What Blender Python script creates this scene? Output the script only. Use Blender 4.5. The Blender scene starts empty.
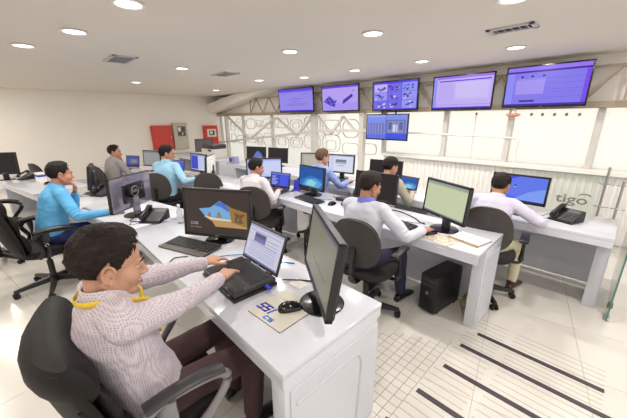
import bpy, bmesh, math, random
from mathutils import Vector, Matrix, noise
random.seed(7)
R = math.radians
scene = bpy.context.scene
col = scene.collection

# ------------------------------------------------------------------ camera
FPX, PITCH, ROLL, CAMH, YAW = 298.0, R(16.9), R(-0.45), 1.68, R(46)
cam_d = bpy.data.cameras.new('camera')
cam_d.sensor_width = 36.0
cam_d.lens = 36.0 * FPX / 627.0
cam_d.clip_start = 0.02
cam = bpy.data.objects.new('camera', cam_d)
col.objects.link(cam)
cam.matrix_world = Matrix.Translation((0, 0, CAMH)) @ Matrix.Rotation(YAW, 4, 'Z') @ Matrix.Rotation(R(90) - PITCH, 4, 'X') @ Matrix.Rotation(ROLL, 4, 'Z')
scene.camera = cam

# ------------------------------------------------------------------ world, light, exposure
w = bpy.data.worlds.new('world'); scene.world = w; w.use_nodes = True
bg = w.node_tree.nodes['Background']
bg.inputs[0].default_value = (1.0, 0.982, 0.958, 1); bg.inputs[1].default_value = 1.35
scene.view_settings.view_transform = 'Standard'
scene.view_settings.look = 'None'
scene.view_settings.gamma = 1.0
scene.view_settings.use_curve_mapping = False
scene.view_settings.exposure = -0.04
DOWNLIGHT_W = 14.5

CEIL = 2.42
DESK = 0.74

def ray(px, py):
    u = (px - 313.5) / FPX; v = -(py - 209.0) / FPX
    d = cam.matrix_world.to_3x3() @ Vector((u, v, -1))
    return d
def at_z(px, py, z):
    d = ray(px, py); t = (z - CAMH) / d.z
    return Vector((d.x * t, d.y * t, z))
def at_y(px, py, y):
    d = ray(px, py); t = y / d.y
    return Vector((d.x * t, y, CAMH + d.z * t))
def at_x(px, py, x):
    d = ray(px, py); t = x / d.x
    return Vector((x, d.y * t, CAMH + d.z * t))

# ------------------------------------------------------------------ materials
def lin(c):
    return tuple(((x / 255) / 12.92 if x / 255 <= 0.04045 else ((x / 255 + 0.055) / 1.055) ** 2.4) for x in c)
MATS = {}
def mat(name, rgb, rough=0.5, metal=0.0, var=0.0, vscale=8.0, bump=0.0, bscale=60.0, spec=0.5, coat=0.0, stretch=None, emit=None, estr=1.0):
    if name in MATS: return MATS[name]
    m = bpy.data.materials.new(name); m.use_nodes = True
    nt = m.node_tree; p = nt.nodes['Principled BSDF']
    c = lin(rgb)
    p.inputs['Base Color'].default_value = (*c, 1)
    p.inputs['Roughness'].default_value = rough
    p.inputs['Metallic'].default_value = metal
    p.inputs['Specular IOR Level'].default_value = spec
    p.inputs['Coat Weight'].default_value = coat
    p.inputs['Coat Roughness'].default_value = 0.06
    if var or bump:
        tc = nt.nodes.new('ShaderNodeTexCoord')
        src = tc.outputs['Object']
        if stretch:
            mp = nt.nodes.new('ShaderNodeMapping'); mp.inputs['Scale'].default_value = stretch
            nt.links.new(src, mp.inputs[0]); src = mp.outputs[0]
    if var:
        nz = nt.nodes.new('ShaderNodeTexNoise'); nz.inputs['Scale'].default_value = vscale; nz.inputs['Detail'].default_value = 4
        nt.links.new(src, nz.inputs['Vector'])
        rp = nt.nodes.new('ShaderNodeValToRGB')
        rp.color_ramp.elements[0].position = 0.3; rp.color_ramp.elements[1].position = 0.7
        rp.color_ramp.elements[0].color = (*[max(0, x * (1 - var)) for x in c], 1)
        rp.color_ramp.elements[1].color = (*[min(1, x * (1 + var)) for x in c], 1)
        nt.links.new(nz.outputs[0], rp.inputs[0]); nt.links.new(rp.outputs[0], p.inputs['Base Color'])
    if bump:
        nb = nt.nodes.new('ShaderNodeTexNoise'); nb.inputs['Scale'].default_value = bscale; nb.inputs['Detail'].default_value = 3
        nt.links.new(src, nb.inputs['Vector'])
        bm_ = nt.nodes.new('ShaderNodeBump'); bm_.inputs['Strength'].default_value = bump; bm_.inputs['Distance'].default_value = 0.01
        nt.links.new(nb.outputs[0], bm_.inputs['Height']); nt.links.new(bm_.outputs[0], p.inputs['Normal'])
    if emit:
        p.inputs['Emission Color'].default_value = (*lin(emit), 1); p.inputs['Emission Strength'].default_value = estr
    MATS[name] = m
    return m
def glow(rgb, s=0.95, rough=0.35):
    """a lit screen colour"""
    n = 'screen_%02x%02x%02x' % tuple(rgb)
    return mat(n, (12, 12, 14), rough, emit=rgb, estr=s, spec=0.3)
def checked_shirt(name, c1, c2, scale):
    if name in MATS: return MATS[name]
    m = mat(name, c1, 0.85, bump=0.35, bscale=9)
    nt = m.node_tree; p = nt.nodes['Principled BSDF']
    tc = nt.nodes.new('ShaderNodeTexCoord')
    ck = nt.nodes.new('ShaderNodeTexVoronoi'); ck.inputs['Scale'].default_value = scale
    ck.inputs['Randomness'].default_value = 0.15
    nt.links.new(tc.outputs['Object'], ck.inputs['Vector'])
    rp = nt.nodes.new('ShaderNodeValToRGB')
    rp.color_ramp.elements[0].position = 0.3; rp.color_ramp.elements[1].position = 0.5
    rp.color_ramp.elements[0].color = (*lin(c2), 1); rp.color_ramp.elements[1].color = (*lin(c1), 1)
    nt.links.new(ck.outputs['Distance'], rp.inputs[0]); nt.links.new(rp.outputs[0], p.inputs['Base Color'])
    return m
def glass(name, tint, alpha=0.12, rough=0.02):
    if name in MATS: return MATS[name]
    m = bpy.data.materials.new(name); m.use_nodes = True
    nt = m.node_tree; nt.nodes.remove(nt.nodes['Principled BSDF'])
    out = nt.nodes['Material Output']
    tr = nt.nodes.new('ShaderNodeBsdfTransparent'); tr.inputs[0].default_value = (*lin(tint), 1)
    gl = nt.nodes.new('ShaderNodeBsdfGlossy'); gl.inputs['Roughness'].default_value = rough
    fr = nt.nodes.new('ShaderNodeFresnel'); fr.inputs[0].default_value = 1.45
    mx = nt.nodes.new('ShaderNodeMixShader')
    nt.links.new(fr.outputs[0], mx.inputs[0]); nt.links.new(tr.outputs[0], mx.inputs[1]); nt.links.new(gl.outputs[0], mx.inputs[2])
    df = nt.nodes.new('ShaderNodeBsdfTranslucent'); df.inputs[0].default_value = (0.95, 0.95, 0.93, 1)
    m2 = nt.nodes.new('ShaderNodeMixShader'); m2.inputs[0].default_value = alpha
    nt.links.new(mx.outputs[0], m2.inputs[1]); nt.links.new(df.outputs[0], m2.inputs[2])
    nt.links.new(m2.outputs[0], out.inputs['Surface'])
    MATS[name] = m
    return m

WHITE_WALL = mat('white_wall_paint', (242, 237, 229), 0.75, var=0.02, vscale=1.2, bump=0.03, bscale=90)
CEILP = mat('ceiling_paint', (226, 219, 209), 0.8, var=0.02, vscale=0.8)
TILE = mat('porcelain_tile', (220, 215, 208), 0.16, var=0.025, vscale=1.4, spec=0.5)
GROUT = mat('grout', (172, 164, 152), 0.7)
DESKW = mat('white_lacquer', (208, 210, 219), 0.14, var=0.01, vscale=3, coat=0.35)
DESKS = mat('white_panel_board', (208, 210, 218), 0.3, var=0.01, vscale=3)
GROOVE = mat('groove_grey', (196, 198, 204), 0.4)
BLACKP = mat('black_plastic', (26, 25, 27), 0.38, var=0.1, vscale=30)
GLOSSB = mat('gloss_black', (16, 15, 18), 0.12)
DARKG = mat('dark_grey_plastic', (52, 50, 52), 0.42, var=0.06, vscale=25)
BACKSH = mat('chair_back_shell', (62, 56, 54), 0.5, var=0.08, vscale=18, bump=0.06, bscale=140)
FABRIC = mat('black_fabric', (34, 31, 31), 0.9, var=0.12, vscale=40, bump=0.25, bscale=220)
LEATHER = mat('black_leather', (21, 17, 16), 0.6, spec=.3, var=0.12, vscale=25, bump=0.12, bscale=120)
SILVER = mat('silver_plastic', (136, 134, 136), 0.38, var=0.04, vscale=20)
STEEL = mat('brushed_steel', (176, 174, 172), 0.3, metal=0.9)
WHITEM = mat('white_metal', (238, 237, 232), 0.45, var=0.03, vscale=6)
GREYM = mat('grey_metal', (212, 208, 201), 0.5, var=0.03, vscale=6)
BROWNM = mat('beige_angle_iron', (166, 150, 130), 0.55, var=0.08, vscale=12)
PAPER = mat('paper_white', (246, 245, 240), 0.8, var=0.02, vscale=10)
RUBBER = mat('rubber_black', (22, 21, 21), 0.7, var=0.08, vscale=30)
KEYS = mat('key_black', (38, 36, 38), 0.5, var=0.1, vscale=90)

# ------------------------------------------------------------------ mesh tools
class B:
    def __init__(s): s.bm = bmesh.new()
    def _add(s, tmp, M=None):
        if M is not None: bmesh.ops.transform(tmp, matrix=M, verts=tmp.verts)
        me = bpy.data.meshes.new('t'); tmp.to_mesh(me); tmp.free(); s.bm.from_mesh(me); bpy.data.meshes.remove(me)
        return s
    def box(s, x0, x1, y0, y1, z0, z1, bev=0.0, seg=2, M=None):
        t = bmesh.new(); bmesh.ops.create_cube(t, size=1)
        for v in t.verts:
            v.co = Vector((x0 + (v.co.x + .5) * (x1 - x0), y0 + (v.co.y + .5) * (y1 - y0), z0 + (v.co.z + .5) * (z1 - z0)))
        if bev > 0:
            bmesh.ops.bevel(t, geom=list(t.edges), offset=bev, segments=seg, profile=0.5, affect='EDGES')
        return s._add(t, M)
    def bar(s, p, q, wx, wz, bev=0.0):
        p, q = Vector(p), Vector(q); d = q - p
        M = Matrix.Translation(p) @ d.to_track_quat('Y', 'Z').to_matrix().to_4x4()
        return s.box(-wx / 2, wx / 2, 0, d.length, -wz / 2, wz / 2, bev, 1, M)
    def cyl(s, p, q, r1, r2=None, n=16, cap=True):
        if r2 is None: r2 = r1
        p, q = Vector(p), Vector(q); d = q - p
        t = bmesh.new(); bmesh.ops.create_cone(t, cap_ends=cap, cap_tris=False, segments=n, radius1=r1, radius2=r2, depth=d.length)
        M = Matrix.Translation((p + q) / 2) @ d.to_track_quat('Z', 'Y').to_matrix().to_4x4()
        return s._add(t, M)
    def loft(s, rings, cap=True, closed=True):
        t = bmesh.new(); vs = [[t.verts.new(c) for c in r] for r in rings]
        n = len(rings[0])
        for a, b in zip(vs, vs[1:]):
            for i in range(n if closed else n - 1):
                t.faces.new((a[i], a[(i + 1) % n], b[(i + 1) % n], b[i]))
        if cap and closed:
            t.faces.new(vs[0][::-1]); t.faces.new(vs[-1])
        bmesh.ops.recalc_face_normals(t, faces=t.faces)
        return s._add(t)
    def tube(s, pts, r, n=8, smooth=4):
        pts = [Vector(p) for p in pts]
        if smooth and len(pts) > 2:
            out = []
            for i in range(len(pts) - 1):
                p0 = pts[max(i - 1, 0)]; p1 = pts[i]; p2 = pts[i + 1]; p3 = pts[min(i + 2, len(pts) - 1)]
                for k in range(smooth):
                    t = k / smooth
                    out.append(.5 * ((2 * p1) + (p2 - p0) * t + (2 * p0 - 5 * p1 + 4 * p2 - p3) * t * t + (3 * p1 - p0 - 3 * p2 + p3) * t ** 3))
            out.append(pts[-1]); pts = out
        rings = []; up = Vector((0.03, 0.02, 1))
        rr = r if isinstance(r, (list, tuple)) else None
        N = len(pts)
        for i, p in enumerate(pts):
            d = (pts[min(i + 1, N - 1)] - pts[max(i - 1, 0)]).normalized()
            a = d.cross(up)
            if a.length < 1e-3: a = d.cross(Vector((1, 0, 0)))
            a.normalize(); b = a.cross(d)
            if rr:
                f = i / (N - 1) * (len(rr) - 1); k = min(int(f), len(rr) - 2); g_ = f - k
                rad = tuple(a_ + (b_ - a_) * g_ for a_, b_ in zip(rr[k], rr[k + 1])) if isinstance(rr[k], tuple) else rr[k] + (rr[k + 1] - rr[k]) * g_
            else: rad = r
            if isinstance(rad, tuple): ra, rb = rad
            else: ra = rb = rad
            rings.append([p + a * math.cos(2 * math.pi * j / n) * ra + b * math.sin(2 * math.pi * j / n) * rb for j in range(n)])
        return s.loft(rings)
    def lathe(s, prof, c=(0, 0, 0), n=24, M=None):
        t = bmesh.new(); rings = []
        for r, z in prof:
            rings.append([t.verts.new((c[0] + r * math.cos(2 * math.pi * j / n), c[1] + r * math.sin(2 * math.pi * j / n), c[2] + z)) for j in range(n)])
        for a, b in zip(rings, rings[1:]):
            for i in range(n): t.faces.new((a[i], a[(i + 1) % n], b[(i + 1) % n], b[i]))
        t.faces.new(rings[0][::-1]); t.faces.new(rings[-1])
        bmesh.ops.recalc_face_normals(t, faces=t.faces)
        return s._add(t, M)
    def ell(s, c, r, M=None, nu=16, nv=10):
        t = bmesh.new(); bmesh.ops.create_uvsphere(t, u_segments=nu, v_segments=nv, radius=1)
        A = Matrix.Translation(c) @ (M.to_4x4() if M else Matrix.Identity(4)) @ Matrix.Diagonal((*r, 1))
        return s._add(t, A)
    def prism(s, poly, z0, z1, M=None):
        t = bmesh.new(); a = [t.verts.new((x, y, z0)) for x, y in poly]; b = [t.verts.new((x, y, z1)) for x, y in poly]
        n = len(poly)
        t.faces.new(a[::-1]); t.faces.new(b)
        for i in range(n): t.faces.new((a[i], a[(i + 1) % n], b[(i + 1) % n], b[i]))
        bmesh.ops.recalc_face_normals(t, faces=t.faces)
        return s._add(t, M)
    def build(s, name, m, parent=None, smooth=True, ang=40):
        me = bpy.data.meshes.new(name); s.bm.to_mesh(me); s.bm.free()
        return link_mesh(name, me, m, parent, smooth, ang)

def link_mesh(name, me, m, parent=None, smooth=True, ang=40):
    if m is not None and not isinstance(m, (list, tuple)): me.materials.append(m)
    elif m is not None:
        for k in m: me.materials.append(k)
    if smooth:
        for p in me.polygons: p.use_smooth = True
        me.set_sharp_from_angle(angle=R(ang))
    o = bpy.data.objects.new(name, me); col.objects.link(o)
    if parent: o.parent = parent
    return o
def tag(o, label=None, cat=None, group=None, kind=None):
    if label: o['label'] = label
    if cat: o['category'] = cat
    if group: o['group'] = group
    if kind: o['kind'] = kind
    return o
def thing(name, label, cat, loc=(0, 0, 0), rz=0.0, group=None):
    o = bpy.data.objects.new(name, None); o.empty_display_size = 0.05; col.objects.link(o)
    o.location = loc; o.rotation_euler = (0, 0, rz)
    return tag(o, label, cat, group)
def struct(o, label=None): return tag(o, label, None, None, 'structure')
def copy_tree(o, parent=None):
    c = o.copy(); col.objects.link(c); c.parent = parent
    for ch in [x for x in col.objects if x.parent == o]: copy_tree(ch, c)
    return c
def text_mesh(txt, size, extrude=0.0006, align='CENTER', shear=0.0, bold=0.0):
    cu = bpy.data.curves.new('txt', 'FONT'); cu.body = txt; cu.size = size; cu.extrude = extrude
    cu.align_x = align; cu.align_y = 'CENTER'; cu.shear = shear; cu.offset = bold; cu.resolution_u = 3
    o = bpy.data.objects.new('txt', cu); col.objects.link(o)
    dg = bpy.context.evaluated_depsgraph_get()
    me = bpy.data.meshes.new_from_object(o.evaluated_get(dg)); me.materials.clear()
    bpy.data.objects.remove(o); bpy.data.curves.remove(cu)
    return me
def text(name, txt, size, m, parent, M, **kw):
    me = text_mesh(txt, size, **kw); me.transform(M)
    return link_mesh(name, me, m, parent, False)
UPRIGHT = Matrix.Rotation(R(90), 4, 'X')       # text facing local -Y

def flat_art(name, items, parent, W, H, M, off=0.0008):
    """flat print on a screen or card: items (u0,v0,u1,v1,colour) or ([(u,v)...],colour); layered in order. plane faces local -Y of M"""
    me = bpy.data.meshes.new(name); vs = []; fs = []; ms = []; mats = []
    for k, it in enumerate(items):
        if len(it) == 5: poly = [(it[0], it[1]), (it[2], it[1]), (it[2], it[3]), (it[0], it[3])]; c = it[4]
        else: poly, c = it
        m = c if not isinstance(c, tuple) else glow(c)
        if m not in mats: mats.append(m)
        y = -off * (0.3 + k * 0.02 + 0.15)
        b = len(vs)
        vs += [((u - .5) * W, y, (v - .5) * H) for u, v in poly]
        fs.append(list(range(b, b + len(poly)))); ms.append(mats.index(m))
    me.from_pydata(vs, [], fs)
    for m in mats: me.materials.append(m)
    for p, i in zip(me.polygons, ms): p.material_index = i
    me.transform(M)
    o = bpy.data.objects.new(name, me); col.objects.link(o); o.parent = parent
    return o
def circ(u, v, ru, rv, n=12): return [(u + ru * math.cos(2 * math.pi * i / n), v + rv * math.sin(2 * math.pi * i / n)) for i in range(n)]

# ================================================================== ROOM SHELL
XL, XR, YB, YF = -10.5, 3.2, 5.45, -3.6
floor = struct(B().box(XL - .2, XR, YF, YB + .2, -0.12, -0.004).build('floor', GROUT, None, False), 'cream porcelain tiled floor of the control room')
# floor tiles laid on a grid turned 11.5 degrees
TS = 0.6; ta = R(11.5)
tx, ty = Vector((math.cos(ta), math.sin(ta), 0)), Vector((-math.sin(ta), math.cos(ta), 0))
t0 = Vector((0.01, 2.985, 0)); t0 = t0 - tx * 0.008
b = B(); b.box(-TS / 2 + .0014, TS / 2 - .0014, -TS / 2 + .0014, TS / 2 - .0014, -0.012, 0.0)
proto = b.build('tile', TILE, floor, False); tile_me = proto.data; bpy.data.objects.remove(proto)
inv = cam.matrix_world.inverted()
cand = []
for i in range(-30, 12):
    for j in range(-24, 12):
        c = t0 + tx * (i + .5) * TS + ty * (j + .5) * TS
        if not (XL - .2 < c.x < XR and YF + .2 < c.y < YB + .1): continue
        q = inv @ c
        vis = q.z < -0.4 and abs(q.x / -q.z) < 1.25 and -0.95 < q.y / -q.z < 0.95
        cand.append((0 if vis else 1, c.length, c))
cand.sort(key=lambda k: (k[0], k[1]))
rest = B()
for k, (vis, d, c) in enumerate(cand):
    M = Matrix.Translation(c) @ Matrix.Rotation(ta, 4, 'Z')
    if k < 150 and vis == 0:
        o = bpy.data.objects.new('tile', tile_me); col.objects.link(o); o.parent = floor; o.matrix_local = M
    else:
        rest.box(-TS / 2 + .0014, TS / 2 - .0014, -TS / 2 + .0014, TS / 2 - .0014, -0.012, 0.0, 0, 1, M)
tag(rest.build('tile_field', TILE, floor, False), kind='stuff')
# dark strips, fine grooves and the small mosaic patch
STRIP = mat('dark_floor_strip', (66, 58, 66), 0.5, var=0.08, vscale=40)
for (x0, x1, y) in [(-0.53, 0.22, 2.35), (-0.58, 0.27, 2.125), (-0.585, 0.33, 1.835), (-0.62, 0.40, 1.515), (-0.66, 0.4, 1.2)]:
    B().box(x0, x1, y - .019, y + .019, 0.0, 0.004, 0.001, 1).build('floor_strip', STRIP, floor, False)
g = B(); ys = [2.35, 2.125, 1.835, 1.515, 1.2]
FINE = mat('fine_groove', (182, 176, 168), 0.4)
for a, c in zip([2.62] + ys, ys):
    for k in range(1, 5):
        y = a + (c - a) * k / 5
        xo = -0.62 + (2.5 - y) * -0.04
        for (x0, x1) in ((xo + .02, -0.36), (-0.31, 0.22)):
            g.box(x0, x1, y - .0028, y + .0028, 0.0, 0.0012)
tag(g.build('floor_groove', FINE, floor, False), kind='stuff')
mo = B(); ms = 0.062
poly_in = lambda x, y: -1.14 < x < -0.645 and 1.12 < y < 1.83 + (x + 1.1) * 0.62
MOS = B()
for i in range(-10, 22):
    for j in range(-10, 22):
        x = -1.2 + i * ms; y = 1.0 + j * ms
        if poly_in(x + ms / 2, y + ms / 2):
            MOS.box(x + .0022, x + ms - .0022, y + .0022, y + ms - .0022, 0.0002, 0.0032)
            mo.box(x, x + ms, y, y + ms, 0.0001, 0.0012)
tag(mo.build('mosaic_grout', mat('mosaic_grout', (150, 142, 132), 0.7), floor, False), kind='stuff')
tag(MOS.build('mosaic_tile', mat('mosaic_cream', (216, 211, 204), 0.22, var=0.03, vscale=20), floor, False), kind='stuff')

struct(B().box(XL - .2, XR, YF, YB + .2, CEIL, CEIL + .15).build('ceiling', CEILP, None, False), 'smooth beige white ceiling')
struct(B().box(XL - .2, XL, YF, YB + .2, 0, CEIL).build('wall_left', WHITE_WALL, None, False), 'plain off white wall carrying red cabinets')
struct(B().box(XL - .2, XR, YF - .2, YF, 0, CEIL).build('wall_front', WHITE_WALL, None, False))
struct(B().box(XL, XL + .012, YF, YB, 0, .09, .003, 1).build('baseboard_left', DESKS, None, False))

# back wall: solid header band, art wall at the left, low ribbed wall and windows at the right
ART_X = -3.55
wb = struct(B().box(XL - .2, XR, YB + .02, YB + .2, 1.84, CEIL).build('wall_back', WHITE_WALL, None, False), 'white back wall behind the hanging screens')
wr = struct(B().box(ART_X, XR, YB + .05, YB + .2, 0, .93).build('wall_rear', WHITEM, None, False), 'low ribbed white metal wall under the windows')
rib = B().box(-.022, .022, -.012, 0, 0, .9, .008, 2).build('rib', WHITEM, wr); rib.location = (ART_X + .04, YB + .05, 0.01)
k = 0
x = ART_X + .12
while x < 1.2:
    o = rib.copy(); col.objects.link(o); o.location.x = x; x += .08
struct(B().box(ART_X, XR, YB - .06, YB + .2, .93, 1.0, .008, 1).build('trim_1', WHITEM, None, False), 'white window sill rail')
struct(B().box(XL, XR, YB - .12, YB + .02, 1.78, 1.86, .006, 1).build('trim_2', BROWNM, None, False), 'long beige steel beam under the hanging screens')
PANE = glass('frosted_pane', (252, 250, 244), 0.45)
mull = [XL, -9.0, -7.4, -5.65, ART_X, -2.30, -1.31, -0.31, 0.7, 1.7, 2.7]
for i, (a, c) in enumerate(zip(mull, mull[1:])):
    wd = struct(B().box(a - .035, a + .035, YB + .0, YB + .1, 1.0 if a > ART_X - .1 else .0, 1.78, .004, 1).build('window_%d' % (i + 1), GREYM, None, False), 'bright frosted window bay')
    B().box(a + .035, c - .035, YB + .06, YB + .068, 1.0 if a > ART_X - .1 else .1, 1.78).build('pane', PANE, wd, False)
# pipe running in front of the windows, with a bend down
pp = tag(B().tube([(-3.45, YB - .02, 1.40), (-2.4, YB - .02, 1.395), (-1.33, YB - .02, 1.375), (-1.22, YB - .02, 1.37), (-1.17, YB - .02, 1.35), (-1.16, YB - .02, 1.3), (-1.16, YB - .02, 1.0)], .017, 8, 5).build('pipe', WHITEM), 'thin white pipe crossing the windows and bending down to the sill', 'pipe')
rd = thing('sprinkler_rod', 'thin vertical rod with red tip against the window', 'rod', (-1.79, YB - .05, 1.0))
B().cyl((0, 0, 0), (0, 0, .72), .006, n=8).build('rod', GREYM, rd); B().ell((0, 0, .73), (.016, .016, .022)).build('tip', mat('red_tip', (196, 96, 84), .5), rd)
al = thing('alarm_beacon', 'pale red round beacon under the right end screen', 'beacon', (-1.24, YB - .2, 1.70))
B().lathe([(.03, .03), (.085, .02), (.09, .005), (.07, -.012), (.03, -.02)]).build('dome', mat('beacon_red', (232, 140, 120), .4), al); B().cyl((0, 0, .02), (0, 0, .09), .03).build('mount', WHITEM, al)
for px, od in ((532, 'leftmost'), (543, 'second from the left'), (555, 'middle one'), (567, 'second from the right'), (580, 'rightmost')):
    p = at_y(px, 114.5, YB - .02)
    h = thing('wall_hook', 'small grey hook above the window, %s of the five' % od, 'hook', (p.x, p.y, p.z), 0, 'five small hooks above the window')
    B().cyl((0, .02, 0), (0, -.03, 0), .012, n=10).build('peg', GREYM, h); B().ell((0, -.035, 0), (.018, .012, .022), None, 10, 6).build('knob', mat('hook_grey', (150, 140, 128), .5), h)

# white lower lattice of beams in front of the art wall
def beam(name, pts, m, parent=None, wx=.05, wz=.05):
    bb = B()
    for p, q in zip(pts, pts[1:]): bb.bar(p, q, wx, wz)
    return bb.build(name, m, parent, False)
yl = YB - .1
tr = struct(beam('trim_3', [(XL, yl, .86), (-5.35, yl, 1.38), (-3.6, yl, 1.44)], GREYM, None, .06, .06), 'pale sloping rail of the lower lattice')
def px_d(px, py, y): return at_y(px, py, y)
for (p, q) in [((228, 117), (250, 139)), ((250, 139), (275, 118)), ((277, 118), (297, 136)), ((297, 136), (312, 117)), ((318, 116), (331, 134)), ((331, 134), (343, 117)), ((343, 117), (355, 131))]:
    A, C = at_y(*p, yl), at_y(*q, yl)
    beam('diagonal', [A, C], GREYM, tr, .05, .05)
for px, w_ in ((314, .16), (362, .12), (227, .1)):
    p = at_y(px, 130, yl + .02)
    beam('post', [(p.x, yl + .03, 0), (p.x, yl + .03, 1.8)], GREYM, tr, w_, .1)
# upper angle-iron truss, half hidden by the screens
yu = YB - .16
ut = struct(beam('trim_4', [(-8.2, yu, 2.26), (XR, yu, 2.26)], BROWNM, None, .03, .03), 'upper chord of the angle iron truss')
n_ = 0; x = -8.2
while x < -.2:
    beam('web', [(x, yu, 1.84), (x + .32, yu, 2.26)], BROWNM, ut, .025, .025)
    beam('web', [(x + .32, yu, 2.26), (x + .64, yu, 1.84)], BROWNM, ut, .025, .025)
    x += .64
beam('web', [(-.13, yu, 2.26), (-.13, yu, 1.84)], BROWNM, ut, .025, .025)
beam('web', [(-8.2, yu, 2.26), (-8.2, yu, 1.84)], BROWNM, ut, .025, .025)
# sloping soffit by the far corner
struct(B().prism([(XL, 1.88), (-6.95, 2.42), (-8.5, 2.42), (XL, 2.18)], -YB, -YB + .45, Matrix.Rotation(R(90), 4, 'X')).build('trim_5', WHITE_WALL, None, False), 'sloping white soffit near the far corner')
# line drawing on the art wall
LINE = mat('art_line_grey', (206, 200, 190), .7)
ad = B()
def rring(cx, cz, hw, hh, r, t):
    pts = []
    for (sx, sz, a0) in ((1, 1, 0), (-1, 1, 90), (-1, -1, 180), (1, -1, 270)):
        for k in range(5):
            a = R(a0 + k * 22.5); pts.append((cx + sx * (hw - r) + r * math.cos(a), YB + .055, cz + sz * (hh - r) + r * math.sin(a)))
    pts.append(pts[0])
    for p, q in zip(pts, pts[1:]): ad.bar(p, q, .02, t)
rnd = random.Random(3)
x = -9.9
while x < -3.7:
    hw = rnd.uniform(.12, .32)
    for zc in (1.05, 1.5):
        hh = rnd.uniform(.1, .2)
        rring(x + hw, zc + rnd.uniform(-.06, .06), hw, hh, min(hw, hh) * .8, .014)
        if rnd.random() < .6: rring(x + hw, zc, hw * .55, hh * .55, min(hw, hh) * .4, .012)
    x += hw * 2 + .08
tag(ad.build('wall_drawing', LINE, wb, False), kind='stuff')

# ceiling lamps
LENS = mat('lamp_lens', (255, 255, 255), .4, emit=(255, 250, 240), estr=6.0)
def downlight(x, y, label):
    t = thing('ceiling_downlight', label, 'ceiling light', (x, y, CEIL), 0, 'round ceiling downlights')
    B().lathe([(.078, -.001), (.1, -.003), (.104, -.008), (.096, -.014), (.08, -.012), (.077, -.004)], n=28).build('trim_ring', mat('lamp_ring', (238, 234, 228), .35), t)
    B().lathe([(.0785, -.002), (.0785, -.007), (.02, -.009)], n=24).build('lens', LENS, t)
    L = bpy.data.lights.new('lamp_light', 'AREA'); L.shape = 'DISK'; L.size = .14; L.energy = DOWNLIGHT_W; L.color = (1, .955, .895)
    lo = bpy.data.objects.new('lamp_light', L); col.objects.link(lo); lo.parent = t; lo.location = (0, 0, -.018)
DL = [((128, 3), 'round ceiling downlight nearest the camera at the top left edge'), ((74, 31), 'round ceiling downlight second from the left in the near row'), ((23, 45), 'round ceiling downlight at the far left of the near row'),
      ((136, 82), 'round ceiling downlight above the blank left wall'), ((182, 68), 'round ceiling downlight between the two left air vents'), ((216, 90), 'small far downlight above the red framed panel'),
      ((290, 51), 'round ceiling downlight alone in the middle of the ceiling'), ((259, 80), 'small downlight near the sloping soffit'), ((304, 77), 'downlight just above the first hanging screen'),
      ((355, 70), 'downlight above the screen showing equipment drawings'), ((422, 61), 'downlight above the screen with the camera grid'), ((373, 33), 'bright downlight at the top centre of the ceiling'),
      ((516, 47), 'downlight between the slotted vent and the right end screen')]
for (p, l) in DL:
    q = at_z(*p, CEIL); downlight(q.x, q.y, l)
for (x, y) in ((.1, .75), (-.7, 2.5), (.3, 4.15), (.4, 2.5), (-3.4, -1.2), (-1.3, -1.2), (.2, -1.2), (-5.8, -1.2), (-7.5, -.9), (-9.2, -.9), (-9.2, -2.3), (-7.5, -2.3)):  # extra lamps out of view, added to brighten the room and left wall
    downlight(x, y, 'added ceiling downlight out of view on the camera side of the room')
def vent(px, py, w_, d_, rz, label):
    q = at_z(px, py, CEIL)
    t = thing('ceiling_vent', label, 'air vent', (q.x, q.y, CEIL), rz, 'ceiling air vents')
    b = B(); e = .035
    for (x0, x1, y0, y1) in ((-w_ / 2, w_ / 2, -d_ / 2, -d_ / 2 + e), (-w_ / 2, w_ / 2, d_ / 2 - e, d_ / 2), (-w_ / 2, -w_ / 2 + e, -d_ / 2, d_ / 2), (w_ / 2 - e, w_ / 2, -d_ / 2, d_ / 2)):
        b.box(x0, x1, y0, y1, -.014, 0, .002, 1)
    b.build('frame', mat('vent_frame', (196, 192, 196), .5), t, False)
    B().box(-w_ / 2 + e, w_ / 2 - e, -d_ / 2 + e, d_ / 2 - e, -.002, 0).build('duct', mat('vent_dark', (70, 64, 62), .8), t, False)
    nsl = max(4, int((w_ - 2 * e) / .055))
    for i in range(nsl):
        x = -w_ / 2 + e + (i + .5) * (w_ - 2 * e) / nsl
        B().box(-.016, .016, -d_ / 2 + e, d_ / 2 - e, -.0015, .0015, 0, 1, Matrix.Translation((x, 0, -.008)) @ Matrix.Rotation(R(35), 4, 'Y')).build('slat', mat('vent_slat', (206, 202, 206), .5), t, False)
vent(120, 59, .55, .28, R(0), 'flat grey vent in the ceiling above the empty left wall')
vent(225, 74, .5, .28, R(0), 'flat grey vent in the ceiling near the middle')
vent(512, 28, .36, .2, R(0), 'slotted white vent in the ceiling at the upper right')

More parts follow.
